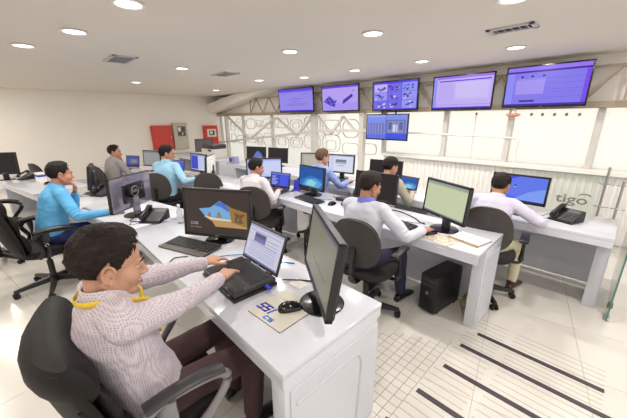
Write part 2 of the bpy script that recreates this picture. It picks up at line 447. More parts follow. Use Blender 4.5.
# ================================================================== HANGING SCREENS
def art_doc():
    a = [(0, 0, 1, 1, (150, 138, 236)), (0, .9, 1, 1, (96, 66, 226)), (0.0, .0, 1, .06, (70, 40, 200)), (.02, .86, .45, .895, (120, 104, 232)), (.5, .86, .95, .895, (116, 100, 232))]
    for u, v, s in ((.12, .8, .1), (.72, .75, .14), (.3, .55, .4), (.48, .6, .05), (.22, .33, .6), (.28, .27, .5), (.38, .44, .24)): a.append((u, v, u + s, v + .018, (104, 88, 214)))
    return a
def art_rack():
    a = [(0, 0, 1, 1, (182, 160, 244)), (0, .92, 1, 1, (100, 60, 224)), (0, 0, 1, .3, (168, 150, 246))]
    a.append(([(.03, .38), (.2, .62), (.4, .35), (.36, .14), (.24, .2)], (84, 66, 190)))
    for i in range(4):
        for j in range(3):
            u = .08 + i * .075 + j * .03; v = .4 - i * .055 + j * .075
            a.append(([(u, v), (u + .035, v + .05), (u + .06, v), (u + .025, v - .05)], (52, 30, 150) if (i + j) % 2 else (120, 100, 220)))
    a.append(([(.58, .28), (.6, .42), (.84, .66), (.87, .55), (.62, .27)], (78, 50, 180)))
    for i in range(6): a.append(([(.61 + i * .042, .33 + i * .045), (.63 + i * .042, .41 + i * .045), (.645 + i * .042, .40 + i * .045), (.63 + i * .042, .32 + i * .045)], (40, 16, 130)))
    a.append((.86, .75, .89, .8, (110, 84, 210)))
    return a
def art_cams():
    a = [(0, 0, 1, 1, (90, 74, 220)), (0, .95, 1, 1, (84, 40, 220))]
    rn = random.Random(5)
    for i in range(3):
        for j in range(3):
            u0 = .03 + i * .325; v0 = .04 + j * .3
            base = [(150, 150, 244), (196, 180, 246), (116, 106, 232), (134, 150, 244)][rn.randrange(4)]
            a.append((u0, v0, u0 + .31, v0 + .285, base))
            for k in range(7):
                u = u0 + rn.uniform(.01, .22); v = v0 + rn.uniform(.01, .18); d = [(64, 44, 180), (210, 206, 252), (86, 60, 200), (50, 30, 140)][rn.randrange(4)]
                a.append(([(u, v), (u + rn.uniform(.03, .08), v + rn.uniform(-.01, .04)), (u + rn.uniform(.03, .08), v + rn.uniform(.04, .09)), (u + .01, v + rn.uniform(.04, .09))], d))
    return a
def art_table():
    a = [(0, 0, 1, 1, (196, 176, 248)), (0, .93, 1, 1, (158, 110, 240)), (0, 0, .06, 1, (150, 150, 248)), (.1, .84, .97, .875, (74, 44, 222)), (0, 0, 1, .045, (74, 40, 210)), (0.06, .1, 1, .13, (176, 150, 240))]
    for i in range(6): a.append((.12 + i * .045, .25, .125 + i * .045, .78, (160, 138, 232)))
    for i in range(9): a.append((.1, .25 + i * .06, .34, .256 + i * .06, (176, 154, 240)))
    a += [(.62, .42, .66, .45, (160, 140, 236)), (.4, .3, .95, .8, (204, 190, 250))]
    return a
def art_mon():
    a = [(0, 0, 1, 1, (132, 120, 240)), (0, .9, 1, 1, (150, 120, 246)), (0, .855, 1, .9, (56, 26, 150)), (0, .05, .1, .85, (140, 140, 248)), (.13, .3, .5, .7, (164, 148, 246)), (.95, .0, 1, .85, (120, 70, 240))]
    for u in (.2, .33, .47): a.append((circ(u, .755, .017, .03), (36, 24, 110)))
    for v in (.68, .55, .4, .33, .2): a.append((.52, v, .95, v + .008, (100, 84, 214)))
    a += [(.12, .675, .5, .683, (110, 92, 220)), (.5, .1, .504, .85, (110, 92, 220)), (.2, .1, .4, .145, (40, 20, 120)), (0, 0, 1, .05, (60, 34, 170))]
    return a
def art_two():
    a = [(0, 0, 1, 1, (128, 146, 238)), (0, .0, .48, .18, (96, 116, 226)), (.5, 0, 1, .24, (60, 84, 232)), (.04, .2, .45, .66, (110, 116, 196)), (.5, .22, .96, .8, (104, 106, 170))]
    for i in range(5): a.append((.07 + i * .075, .22, .1 + i * .075, .64, (146, 152, 214)))
    a += [(.53, .26, .93, .76, (138, 140, 196)), (.67, .3, .78, .6, (210, 214, 246)), (.74, .24, .752, .76, (90, 90, 160)), (.56, .4, .64, .7, (96, 98, 160)), (.82, .4, .9, .7, (96, 98, 160)), (0, .9, .48, 1, (150, 164, 244)), (.48, .0, .495, 1, (90, 104, 200))]
    return a
def hanging_tv(cx, y, zc, W, H, rz, tilt, art, label):
    t = thing('hanging_screen', label, 'television', (cx, y, zc - H / 2), rz, 'screens hanging under the ceiling')
    Mt = Matrix.Translation((0, 0, H / 2)) @ Matrix.Rotation(tilt, 4, 'X')
    fr = .018; b = B()
    for (x0, x1, z0, z1) in ((-W / 2, W / 2, H / 2 - fr, H / 2), (-W / 2, W / 2, -H / 2, -H / 2 + fr * 1.3), (-W / 2, -W / 2 + fr, -H / 2, H / 2), (W / 2 - fr, W / 2, -H / 2, H / 2)):
        b.box(x0, x1, -.006, .03, z0, z1, .003, 1, Mt)
    b.build('bezel', GLOSSB, t)
    B().box(-W / 2 + .01, W / 2 - .01, .012, .045, -H / 2 + .01, H / 2 - .01, .01, 2, Mt).build('back_cover', BLACKP, t)
    w_, h_ = W - 2 * fr, H - 2.3 * fr
    s = B().box(-w_ / 2, w_ / 2, .001, .012, -h_ / 2 + .003, h_ / 2 + .003, 0, 1, Mt).build('panel', glow((150, 138, 236)), t, False)
    flat_art('picture', art, s, w_, h_, Mt @ Matrix.Translation((0, .001, .003)), .003)
    b = B(); b.box(-.12, .12, .045, .06, -.1, .1, .003, 1, Mt); b.bar((0, .05, H / 2), (0, YB - y - .14, H / 2), .05, .05); b.bar((0, YB - y - .16, H / 2 - .2), (0, YB - y - .16, H / 2 + .2), .05, .02)
    b.build('wall_mount', BLACKP, t)
    if zc < 1.8:
        hb_ = B()
        for x in (-.15, .15): hb_.bar((x, .075, H * .6), (x, .075, H + .12), .03, .012); hb_.bar((x, .05, H * .6), (x, .075, H * .6), .03, .012); hb_.bar((x, .075, H + .11), (x, YB - y - .1, H + .11), .03, .012)
        hb_.build('hanger', BLACKP, t)
    text('maker_mark', 'LG', .016, mat('mark_grey', (170, 170, 176), .4), t, Mt @ Matrix.Translation((0, -.0068, -H / 2 + .011)) @ UPRIGHT)
    return t
hanging_tv(-5.80, 5.02, 2.10, 1.12, .55, R(7), R(4), art_doc(), 'first hanging screen from the left, pale document page')
hanging_tv(-4.46, 5.10, 2.085, .98, .53, R(4), R(4), art_rack(), 'second hanging screen from the left, two equipment drawings')
hanging_tv(-3.16, 5.13, 2.07, .95, .525, 0, R(3), art_cams(), 'third hanging screen from the left, nine camera views')
hanging_tv(-1.975, 5.14, 2.055, .92, .52, 0, R(2), art_table(), 'fourth hanging screen from the left, pale lilac table')
hanging_tv(-.915, 5.14, 2.07, .92, .53, 0, R(2), art_mon(), 'right end hanging screen with three dark dots')
hanging_tv(-3.285, 5.12, 1.51, .92, .485, 0, R(0), art_two(), 'lower screen hung under the camera grid screen')

# ================================================================== LEFT WALL CABINETS
REDP = mat('red_enamel', (206, 66, 52), .45, var=.05, vscale=8)
def wall_box(cpx, name, label, cat, m, window):
    (x0, y0, x1, y1) = cpx
    p, q = at_x(x0, (y0 + y1) / 2, XL), at_x(x1, (y0 + y1) / 2, XL)
    t_, b_ = at_x((x0 + x1) / 2, y0, XL), at_x((x0 + x1) / 2, y1, XL)
    yc = (p.y + q.y) / 2; W = q.y - p.y; H = t_.z - b_.z
    t = thing(name, label, cat, (XL, yc, b_.z), R(90))
    # local -Y faces +X (into room): rz=90 turns -Y into +X
    B().box(-W / 2, W / 2, -.13, 0, 0, H, .006, 1).build('body', m, t, False)
    dr = B().box(-W / 2 + .012, W / 2 - .012, -.142, -.13, .012, H - .012, .003, 1).build('door', m, t, False)
    B().box(W / 2 - .05, W / 2 - .03, -.152, -.142, H * .45, H * .55, .002, 1).build('latch', STEEL, dr, False)
    if window:
        (u0, u1, v0, v1, mm, inner) = window
        wd = B().box(-W / 2 + W * u0, -W / 2 + W * u1, -.148, -.142, H * v0, H * v1, .002, 1).build('window', mm, t, False)
        flat_art('fittings', inner, wd, W * (u1 - u0), H * (v1 - v0), Matrix.Translation((-W / 2 + W * (u0 + u1) / 2, -.1495, H * (v0 + v1) / 2)), .001)
    return t
dk = mat('label_dark', (70, 66, 64), .5); lt = mat('label_light', (226, 222, 214), .5); gr_ = mat('panel_grey', (192, 184, 170), .5, var=.03, vscale=9)
wall_box((151.5, 125.5, 171.5, 149.5), 'fire_hose_cabinet', 'plain red cabinet on the left wall', 'cabinet', REDP, None)
wall_box((172.5, 123, 186.5, 149), 'fire_alarm', 'beige wall panel with small glass window', 'panel', gr_, (.28, .86, .5, .88, mat('panel_glass', (120, 116, 112), .15), [(.1, .5, .4, .9, lt), (.5, .5, .9, .9, dk), (.1, .1, .9, .4, dk), (.5, .15, .65, .35, lt)]))
wall_box((203, 125.5, 216.5, 144.5), 'pull_station_box', 'red framed box on the wall nearest the far corner', 'panel', REDP, (.2, .85, .42, .82, lt, [(.2, .2, .8, .8, dk), (.3, .35, .6, .7, lt)]))

# ================================================================== DESKS
def desk(x0, x1, y0, y1, label, loc=(0, 0), rz=0.0, back=None, end_right=True, end_left=False, groove=False):
    """local frame: X along the row, Y towards the screens; front edge y0"""
    t = thing('desk', label, 'desk', (loc[0], loc[1], 0), rz, 'white desks in rows')
    B().box(x0, x1, y0, y1, DESK - .028, DESK, .004, 2).build('desktop', DESKW, t)
    B().box(x0 + .003, x1 - .003, y0 + .001, y0 + .03, DESK - .085, DESK - .027, .003, 1).build('front_fascia', DESKW, t)
    B().box(x0 + .003, x1 - .003, y1 - .03, y1 - .001, DESK - .085, DESK - .027, .003, 1).build('rear_fascia', DESKW, t)
    by = back if back is not None else y1 - .035
    B().box(x0 + .05, x1 - .05, by - .02, by, .02, DESK - .03, .002, 1).build('modesty_panel', DESKS, t, False)
    for on, xe, sgn in ((end_right, x1, -1), (end_left, x0, 1)):
        if not on: continue
        lg = B().box(min(xe, xe + sgn * .09), max(xe, xe + sgn * .09), y0 + (.2 if not groove else .004), y1 - .03, 0, DESK - .028, .006, 2).build('end_panel', DESKW, t)
        if groove:
            B().box(xe - .0005, xe + .006, y0 + .03, y1 - .03, .02, DESK - .1, .003, 1).build('side_plate', DESKS, lg, False)
            ym = (y0 + y1) / 2
            B().tube([(xe + .006, ym + .13, .03), (xe + .006, ym + .15, .3), (xe + .006, ym + .16, .46), (xe + .006, ym + .14, .53), (xe + .006, ym + .08, .55), (xe + .006, y0 + .06, .555)], .008, 6, 5).build('groove', GROOVE, lg)
        else:
            B().box(xe - .0005, xe + .004, y0 + .24, y1 - .07, .02, DESK - .1, .003, 1).build('side_plate', DESKS, lg, False)
    return t
BEND = R(12.5)
desk(-2.92, -.735, .54, 1.21, 'white desk carrying the open laptop and mouse mat', groove=True)
desk(-2.5, 0, 0, .67, 'white desk in front of the man in the bright blue shirt', (-2.93, .54), BEND, end_right=False)
c2 = Vector((-2.93, .54)) + Vector((-math.cos(BEND), -math.sin(BEND))) * 2.51
desk(-2.6, 0, 0, .67, 'white desk at the far left edge of the picture', (c2.x, c2.y), BEND, end_right=False, end_left=True)
desk(-3.0, -.57, 2.18, 2.80, 'white desk with the open notebook and big green-tinted monitor')
desk(-2.5, 0, 0, .62, 'white desk of the man in the light blue shirt', (-3.01, 2.18), BEND, end_right=False)
c3 = Vector((-3.01, 2.18)) + Vector((-math.cos(BEND), -math.sin(BEND))) * 2.51
desk(-2.6, 0, 0, .62, 'white desk of the man in grey by the wall', (c3.x, c3.y), BEND, end_right=False, end_left=True)
desk(-1.3, .09, 3.25, 3.92, 'white desk with the telephone at the right', end_left=True, back=3.98)
desk(-3.75, -1.47, 3.25, 3.92, 'white desk in the rear row under the lower screen')
desk(-6.3, -3.76, 3.30, 3.97, 'white rear desk with two dark monitors side by side', end_right=False, end_left=True)
desk(-9.3, -6.7, 3.15, 3.85, 'white desk with office machines below the red framed box', end_left=True)

# ================================================================== EQUIPMENT
DELLM = mat('mark_silver', (176, 176, 182), .35, metal=.4)
def monitor(loc, rz, W, H, art, label, z0=.10, tilt=R(5), base='disc', bez=.018, m_screen=(150, 150, 170), back_logo=False, case=None, name='monitor', chin_mark=True, hinge=.0):
    """screen faces local -Y; loc is the base centre on the desk; z0 is panel bottom above desk"""
    case = case or BLACKP
    t = thing(name, label, 'monitor', loc, rz, 'desktop monitors')
    Mt = Matrix.Translation((0, -.045, z0)) @ Matrix.Rotation(-tilt, 4, 'X')
    b = B(); chin = bez * 1.35
    for (x0, x1, z_0, z_1) in ((-W / 2, W / 2, H - bez, H), (-W / 2, W / 2, 0, chin), (-W / 2, -W / 2 + bez, 0, H), (W / 2 - bez, W / 2, 0, H)):
        b.box(x0, x1, -.004, .03, z_0, z_1, .003, 1, Mt)
    b.build('bezel', GLOSSB if back_logo else BLACKP, t)
    bc = B().box(-W / 2 + .006, W / 2 - .006, .014, .042, .006, H - .006, .012, 2, Mt).build('back_cover', case, t)
    B().box(-W * .26, W * .26, .036, .062, H * .2, H * .76, .014, 2, Mt).build('rear_hump', GLOSSB if back_logo else case, t)
    s = B().box(-W / 2 + bez, W / 2 - bez, .002, .012, chin, H - bez, 0, 1, Mt).build('panel', glow(m_screen), t, False)
    w_, h_ = W - 2 * bez, H - bez - chin
    flat_art('picture', art, s, w_, h_, Mt @ Matrix.Translation((0, .002, chin + h_ / 2)), .002)
    if chin_mark: text('maker_mark', 'DELL', .014, DELLM, t, Mt @ Matrix.Translation((0, -.0046, chin / 2)) @ UPRIGHT)
    if back_logo:
        text('maker_mark', 'DELL', .034, DELLM, bc, Mt @ Matrix.Translation((0, .0628, H * .52)) @ Matrix.Rotation(R(180), 4, 'Z') @ UPRIGHT)
        q = B(); N = 28
        q.tube([(.05 * math.cos(2 * math.pi * i / N), .0628, H * .52 + .05 * math.sin(2 * math.pi * i / N)) for i in range(N + 1)], .0025, 5, 0)
        bmesh.ops.transform(q.bm, matrix=Mt, verts=q.bm.verts); q.build('logo_ring', DELLM, bc)
    pc = Mt @ Vector((0, .05, H * (.42 if not back_logo else .26)))
    B().box(-.04, .04, .0, .03, .012, pc.z + .03, .006, 2, Matrix.Translation((0, pc.y - .012 if pc.y > 0 else 0, 0))).build('stand_neck', DARKG if not back_logo else case, t)
    if base == 'disc':
        B().lathe([(.118, 0), (.12, .004), (.115, .009), (.05, .014), (.03, .016)], (0, 0.0, 0), 36).build('stand_base', GLOSSB, t)
    else:
        B().box(-.12, .12, -.09, .1, 0, .012, .005, 2).build('stand_base', DARKG, t)
    return t
def place_mon(X, Y, zb, rz, **kw):
    """X,Y = panel-bottom centre from the photograph; zb = world z of panel bottom"""
    r = R(rz); off = Vector((-math.sin(r) * .045, math.cos(r) * .045))
    return monitor((X + off.x, Y + off.y, DESK), r, z0=zb - DESK, **kw)
def art_plain(c, top=None, bars=()):
    a = [(0, 0, 1, 1, c)]
    if top: a.append((0, .93, 1, 1, top))
    return a + list(bars)
def art_cave():
    dk_ = (62, 50, 46)
    a = [(0, 0, 1, 1, dk_), ([(.22, .58), (.3, .45), (.33, .38), (.43, .3), (.48, .18), (.97, .18), (.97, .55), (.86, .6), (.72, .62), (.64, .72), (.56, .8), (.48, .7), (.4, .62), (.3, .6)], (190, 150, 96)),
         ([(.22, .58), (.3, .45), (.33, .385), (.45, .37), (.72, .36), (.72, .62), (.64, .72), (.56, .8), (.48, .7), (.4, .62), (.3, .6)], (120, 172, 222)),
         ([(.48, .68), (.56, .8), (.64, .72), (.71, .62), (.69, .55), (.56, .66)], (76, 110, 204)),
         ([(.33, .385), (.45, .37), (.72, .36), (.72, .41), (.34, .43)], (96, 176, 200)),
         ([(.3, .42), (.33, .385), (.72, .37), (.73, .33), (.42, .335)], (224, 214, 196)),
         ([(.36, .41), (.38, .52), (.405, .5), (.42, .4)], (150, 120, 76)), ([(.5, .4), (.53, .54), (.56, .5), (.585, .4)], (160, 126, 74)),
         ([(.74, .3), (.72, .44), (.7, .6), (.65, .72), (.75, .64), (.86, .6), (.97, .55), (.97, .22), (.84, .26)], (154, 118, 66)),
         ([(.78, .33), (.8, .45), (.77, .55), (.86, .5), (.95, .52), (.88, .4), (.92, .3), (.84, .3)], (108, 80, 46)), ([(.82, .34), (.86, .46), (.84, .36)], (196, 160, 100))]
    return a
def art_page(bgc=(206, 206, 226), accent=(120, 116, 170)):
    a = [(0, 0, 1, 1, bgc), (0, .94, 1, 1, (170, 176, 214)), (.05, .84, .95, .87, (180, 170, 200)), (.2, .55, .55, .82, accent), (.22, .68, .53, .79, (90, 88, 124))]
    for v in (.5, .44, .38, .3, .24, .18, .12): a.append((.12, v, .9, v + .022, (170, 172, 206)))
    a += [(.58, .7, .92, .72, (150, 150, 190)), (.58, .6, .92, .62, (160, 160, 200)), (.12, .52, .9, .528, (100, 96, 150)), (0, 0, 1, .05, (110, 116, 170))]
    return a
def art_blue(): return [(0, 0, 1, 1, (28, 84, 168)), ([(0, 0), (1, 0), (1, .5), (.5, .62), (0, .3)], (40, 118, 196)), ([(.1, 0), (.8, 0), (1, .3), (.7, .5), (.3, .4)], (84, 170, 220)), ([(.3, .1), (.65, .1), (.75, .3), (.5, .42), (.34, .3)], (150, 210, 226)), (0, 0, 1, .05, (20, 40, 90))]
def art_lilac(): return [(0, 0, 1, 1, (86, 108, 232)), ([(0, .25), (1, .05), (1, 1), (.5, 1), (0, .8)], (100, 122, 240)), ([(.4, 0), (1, 0), (1, .6), (.7, .4)], (130, 160, 248)), ([(0, .6), (.5, 1), (0, 1)], (76, 72, 214)), (circ(.44, .62, .02, .035), (34, 30, 120)), (.42, .55, .46, .57, (220, 220, 250)), (0, 0, 1, .04, (40, 40, 130))]
def art_green():
    a = [(0, 0, 1, 1, (202, 210, 172)), (0, .93, 1, 1, (150, 160, 150)), (0, .89, 1, .93, (176, 186, 160)), (0, 0, 1, .04, (120, 130, 140))]
    for i in range(16): a.append((.05, .1 + i * .048, .05 + .25 + .6 * random.random(), .104 + i * .048, (184, 192, 158)))
    return a
def art_pale():
    a = [(0, 0, 1, 1, (196, 206, 246)), (0, .93, 1, 1, (150, 164, 236)), (0, .0, .1, .93, (176, 188, 242)), (.4, .2, .96, .88, (206, 214, 250)), (0, 0, 1, .04, (130, 140, 220))]
    for i in range(8): a.append((.13, .2 + i * .08, .34, .215 + i * .08, (160, 172, 230)))
    return a
def art_code():
    a = [(0, 0, 1, 1, (48, 66, 190)), (0, .9, 1, 1, (110, 124, 220)), (.5, .08, .97, .85, (70, 88, 226)), (0, 0, 1, .05, (36, 40, 110))]
    for i in range(7): a.append((.06, .15 + i * .1, .22 + .2 * random.random(), .19 + i * .1, (190, 200, 246)))
    return a
def art_graph(): return [(0, 0, 1, 1, (222, 226, 244)), (0, .94, 1, 1, (160, 176, 226)), (.28, .5, .72, .75, (120, 128, 150)), (.3, .52, .7, .6, (176, 182, 200)), (.34, .36, .66, .4, (150, 160, 200)), (.06, .1, .2, .9, (206, 212, 240))]
DARKS = (38, 30, 32)
SLVC = mat('monitor_back_grey', (128, 122, 138), .1, metal=.45, coat=.5)

# --- front row, main workstation
place_mon(-2.13, .985, .775, 31, W=.60, H=.39, art=art_cave(), label='big black monitor with a sea cave wallpaper', m_screen=(62, 50, 46), tilt=R(6), bez=.02)
mt = [o for o in col.objects if o.get('label') == 'big black monitor with a sea cave wallpaper'][0]
pic = [o for o in col.objects if o.parent == mt and o.name.startswith('panel')][0]
Mc = Matrix.Translation((0, -.045, .035)) @ Matrix.Rotation(R(-6), 4, 'X')
text('clock_digits', '12:05', .034, glow((196, 190, 184)), pic, Mc @ Matrix.Translation((-.205, .0, .105)) @ UPRIGHT, extrude=.0003)
text('date_line', 'lunes, 17 de agosto', .0125, glow((176, 170, 164)), pic, Mc @ Matrix.Translation((-.19, .0, .075)) @ UPRIGHT, extrude=.0003)
place_mon(-.985, .945, .84, -34, W=.60, H=.37, art=[(0, 0, 1, 1, (120, 116, 104)), (0, .95, 1, 1, (96, 94, 120)), (.02, .04, .98, .92, (132, 128, 112)), (.3, .3, .8, .34, (110, 106, 92)), (0, 0, 1, .04, (70, 70, 90))], label='slim black monitor seen almost edge on beside the mouse mat', m_screen=(120, 116, 104), tilt=R(9), bez=.016)
def keyboard(loc, rz, label, W=.44, D=.15, m=BLACKP):
    t = thing('keyboard', label, 'keyboard', loc, rz, 'desk keyboards')
    Mk = Matrix.Rotation(R(4), 4, 'X')
    B().box(-W / 2, W / 2, -D / 2, D / 2, .004, .02, .005, 2, Mk).build('body', m, t)
    b = B(); cols = 20; rows = 6; kw = (W - .03) / cols; kd = (D - .03) / rows
    for i in range(cols):
        for j in range(rows):
            if i in (14, 18) and j != 2 and random.random() < .35: continue
            x = -W / 2 + .015 + i * kw; y = -D / 2 + .018 + j * kd
            b.box(x + .0015, x + kw - .0015, y + .0015, y + kd - .0015, .019, .026, 0, 1, Mk)
    tag(b.build('keys', KEYS, t, False), kind='stuff')
    B().box(-W / 2 + .01, W / 2 - .01, D / 2 - .014, D / 2 - .004, .02, .023, .001, 1, Mk).build('status_strip', DARKG, t, False)
    B().tube([(0.02, D / 2, .01), (.05, D / 2 + .05, .006), (.12, D / 2 + .09, .004), (.16, D / 2 + .16, .004)], .0025, 6).build('cable', RUBBER, t)
    return t
kb = keyboard((-2.18, .80, DESK), R(20), 'black keyboard with a wrist rest below the sea cave screen', .46, .155, DARKG)
B().box(-.23, .23, -.125, -.074, 0, .016, .007, 2).build('wrist_rest', mat('wrist_rest_grey', (92, 84, 80), .55, var=.06, vscale=30), kb)
def laptop(loc, rz, W, D, H, tilt, art, label, m_screen=(206, 206, 226), dock=False):
    t = thing('laptop', label, 'laptop', loc, rz, 'open laptops')
    z = 0
    if dock:
        B().box(-W / 2 - .006, W / 2 + .006, -D - .008, .01, 0, .024, .008, 2).build('cooling_pad', BLACKP, t); z = .026
    B().box(-W / 2, W / 2, -D, 0, z, z + .024, .006, 2).build('base', DARKG, t)
    B().box(-W / 2 + .012, W / 2 - .012, -D + .01, -.012, z + .022, z + .0255, .001, 1).build('palm_deck', mat('laptop_deck', (58, 54, 54), .4), t, False)
    b = B(); cols = 15; rows = 6; x0, x1, y0, y1 = -W / 2 + .03, W / 2 - .03, -D * .56, -.022
    kw = (x1 - x0) / cols; kd = (y1 - y0) / rows
    for i in range(cols):
        for j in range(rows):
            b.box(x0 + i * kw + .001, x0 + (i + 1) * kw - .001, y0 + j * kd + .001, y0 + (j + 1) * kd - .001, z + .025, z + .0285)
    tag(b.build('keys', KEYS, t, False), kind='stuff')
    B().box(-.045, .045, -D * .92, -D * .66, z + .0255, z + .0262).build('touchpad', mat('touchpad', (44, 42, 43), .35), t, False)
    Ml = Matrix.Translation((0, 0, z + .02)) @ Matrix.Rotation(-tilt, 4, 'X')
    ld = B().box(-W / 2, W / 2, .0, .012, .004, H, .005, 2, Ml).build('lid', DARKG, t)
    bz = .016
    s = B().box(-W / 2 + bz, W / 2 - bz, -.001, .004, bz * 1.5, H - bz, 0, 1, Ml).build('panel', glow(m_screen), ld, False)
    h_ = H - bz * 2.5
    flat_art('picture', art, ld, W - 2 * bz, h_, Ml @ Matrix.Translation((0, -.001, bz * 1.5 + h_ / 2)), .002)
    text('maker_mark', 'DELL', .011, DELLM, ld, Ml @ Matrix.Translation((0, -.0006, bz * .75)) @ UPRIGHT)
    B().cyl((-W * .36, .004, z + .022), (-W * .24, .004, z + .022), .008).cyl((W * .24, .004, z + .022), (W * .36, .004, z + .022), .008).build('hinge', BLACKP, t)
    return t
laptop((-1.47, .925, DESK), R(-2), .40, .27, .255, R(21), art_page(), 'open laptop on a cooling pad under the hands of the man with the yellow lanyard', dock=True)
# mouse mat with mouse
mm_ = thing('mouse_mat', 'cream mouse mat with blue letters', 'mouse mat', (-1.06, .80, DESK), R(3))
B().box(-.125, .125, -.13, .13, 0, .004, .0015, 1).build('mat_base', mat('mat_edge', (60, 56, 54), .7), mm_, False)
B().box(-.124, .124, -.129, .129, .0035, .0048, .0005, 1).build('mat_surface', mat('mat_cream', (204, 200, 188), .6, var=.02, vscale=40), mm_, False)
blu = mat('print_blue', (52, 40, 190), .6)
def strokes(name, letters, x0, y0, h, w_, th, m):
    for ch in letters:
        segs = {'S': [((1, 1), (0, 1)), ((0, 1), (0, .5)), ((0, .5), (1, .5)), ((1, .5), (1, 0)), ((1, 0), (0, 0))], 'I': [((.3, 0), (.3, 1))], 'C': [((1, 1), (0, 1)), ((0, 1), (0, 0)), ((0, 0), (1, 0))]}[ch]
        b = B()
        for p, q in segs:
            P_ = [Vector((x0 + u * w_ + v * h * .22, y0 + v * h, .0052)) for u, v in (p, q)]
            d = (P_[1] - P_[0]).normalized() * th * .45
            b.bar(P_[0] - d, P_[1] + d, th, .0008)
        b.build(name, m, mm_, False); x0 += w_ * (1.55 if ch != 'I' else .9)
strokes('printed_letter', 'SSI', -.118, -.075, .046, .026, .0105, blu)
strokes('printed_letter', 'CS', -.02, -.112, .02, .02, .008, mat('print_cyan', (70, 140, 220), .6))
text('printed_line', 'seguridad', .02, mat('print_grey', (160, 156, 180), .6), mm_, Matrix.Translation((-.03, .06, .005)), extrude=.0002)
def mouse(loc, rz, label, tail):
    t = thing('computer_mouse', label, 'mouse', loc, rz, 'computer mice')
    b = B(); rings = []
    prof = [(-.062, .012, .008), (-.056, .026, .022), (-.038, .034, .036), (-.01, .036, .044), (.02, .034, .039), (.045, .031, .026), (.058, .024, .014), (.062, .01, .007)]
    for y, hw, hz in prof:
        rings.append([Vector((hw * math.cos(a), y, max(0.001, hz * math.sin(a)))) for a in [math.pi * k / 11 for k in range(12)]])
    b.loft(rings).build('shell', GLOSSB, t)
    B().cyl((-.006, .032, .028), (.006, .032, .028), .009, n=12).build('wheel', DARKG, t)
    B().tube(tail, .002, 6).build('cable', RUBBER, t)
    return t
mouse((-1.035, .825, DESK + .005), R(-30), 'black wired mouse lying on the cream mat', [(0, .058, .006), (-.01, .09, .0), (-.05, .115, -.002), (-.11, .13, -.003)])
# loose cables on the desk
tag(B().tube([(-1.86, .82, DESK + .012), (-1.80, .93, DESK + .012), (-1.70, 1.0, DESK + .02), (-1.60, 1.02, DESK + .008), (-1.5, 1.10, DESK + .006), (-1.4, 1.17, DESK + .005)], .004, 8, 6).build('network_cable', mat('cable_blue', (60, 130, 190), .5)), 'bright blue network cable looping behind the laptop', 'cable')
tag(B().tube([(-1.28, .97, DESK + .012), (-1.2, 1.06, DESK + .005), (-1.1, 1.12, DESK + .005), (-1.0, 1.19, DESK + .005)], .004, 8, 6).build('power_cable', RUBBER), 'black cable running from the laptop towards the far edge of the desk', 'cable')
pl_ = tag(B().box(-.03, .02, -.012, .012, 0, .012, .003, 1).build('cable_plug', mat('plug_blue', (40, 50, 200), .5)), 'small blue plug at the side of the laptop', 'plug'); pl_.location = (-1.235, .84, DESK + .028)
tag(B().tube([(-2.02, .70, DESK + .005), (-2.06, .63, DESK + .005), (-2.03, .585, DESK + .005), (-1.98, .56, DESK + .005)], .0035, 8, 6).build('thin_cable', RUBBER), 'thin grey black cable in front of the keyboard', 'cable')
tag(B().box(-.05, .05, -.035, .035, 0, .003).build('note_paper', PAPER, None, False), 'small white paper slip on the desk behind the laptop', 'paper').location = (-1.19, 1.02, DESK)

# --- telephone
def phone(loc, rz, label):
    t = thing('desk_phone', label, 'telephone', loc, rz, 'desk telephones')
    Mp = Matrix.Rotation(R(24), 4, 'X')
    B().prism([(-.1, 0), (.1, 0), (.1, .085), (.085, .1), (-.06, .02), (-.1, .012)], -.1, .1, Matrix(((0, 0, 1, 0), (1, 0, 0, 0), (0, 1, 0, 0), (0, 0, 0, 1)))).build('body', BLACKP, t)
    B().box(-.04, .095, -.09, .095, .0, .006, .002, 1, Matrix.Translation((0, 0, .052)) @ Mp).build('face_plate', DARKG, t, False)
    scr = B().box(-.02, .08, .04, .085, .006, .01, .002, 1, Matrix.Translation((0, 0, .052)) @ Mp).build('display', mat('phone_lcd', (96, 104, 100), .25), t, False)
    for i in range(3):
        for j in range(4):
            x = -.015 + i * .032; y = -.075 + j * .024
            B().box(x, x + .022, y, y + .015, .006, .011, .002, 1, Matrix.Translation((0, 0, .052)) @ Mp).build('key', mat('phone_key', (70, 70, 74), .5), t, False)
    Mh = Matrix.Translation((-.075, 0, .068)) @ Mp
    h = B(); h.box(-.022, .022, -.1, -.05, .0, .035, .01, 2, Mh).box(-.022, .022, .05, .1, .0, .035, .01, 2, Mh).box(-.018, .018, -.09, .09, .02, .045, .01, 2, Mh)
    h.build('handset', BLACKP, t)
    pts = []
    for i in range(60):
        a = i * .9; u = i / 59
        pts.append((-.085 - .03 * math.sin(u * 3.14) + .007 * math.cos(a), -.1 - .1 * math.sin(u * 3.14) + .007 * math.sin(a), .05 * (1 - u) * (1 - u) + .012))
    B().tube(pts, .002, 5, 0).build('cord', RUBBER, t)
    return t
phone((-3.06, .80, DESK), R(42), 'black telephone between the monitor back and the sea cave screen')
phone((-.26, 3.56, DESK), R(-20), 'black telephone on the right hand desk before the frosted lettering')
pq = at_z(103, 195, DESK)
phone((pq.x, pq.y, DESK), R(30), 'black telephone beside the edge on monitor of the man in bright blue')
pq = at_z(27, 179, DESK)
phone((pq.x, pq.y, DESK), R(20), 'dark telephone on the far left desk')

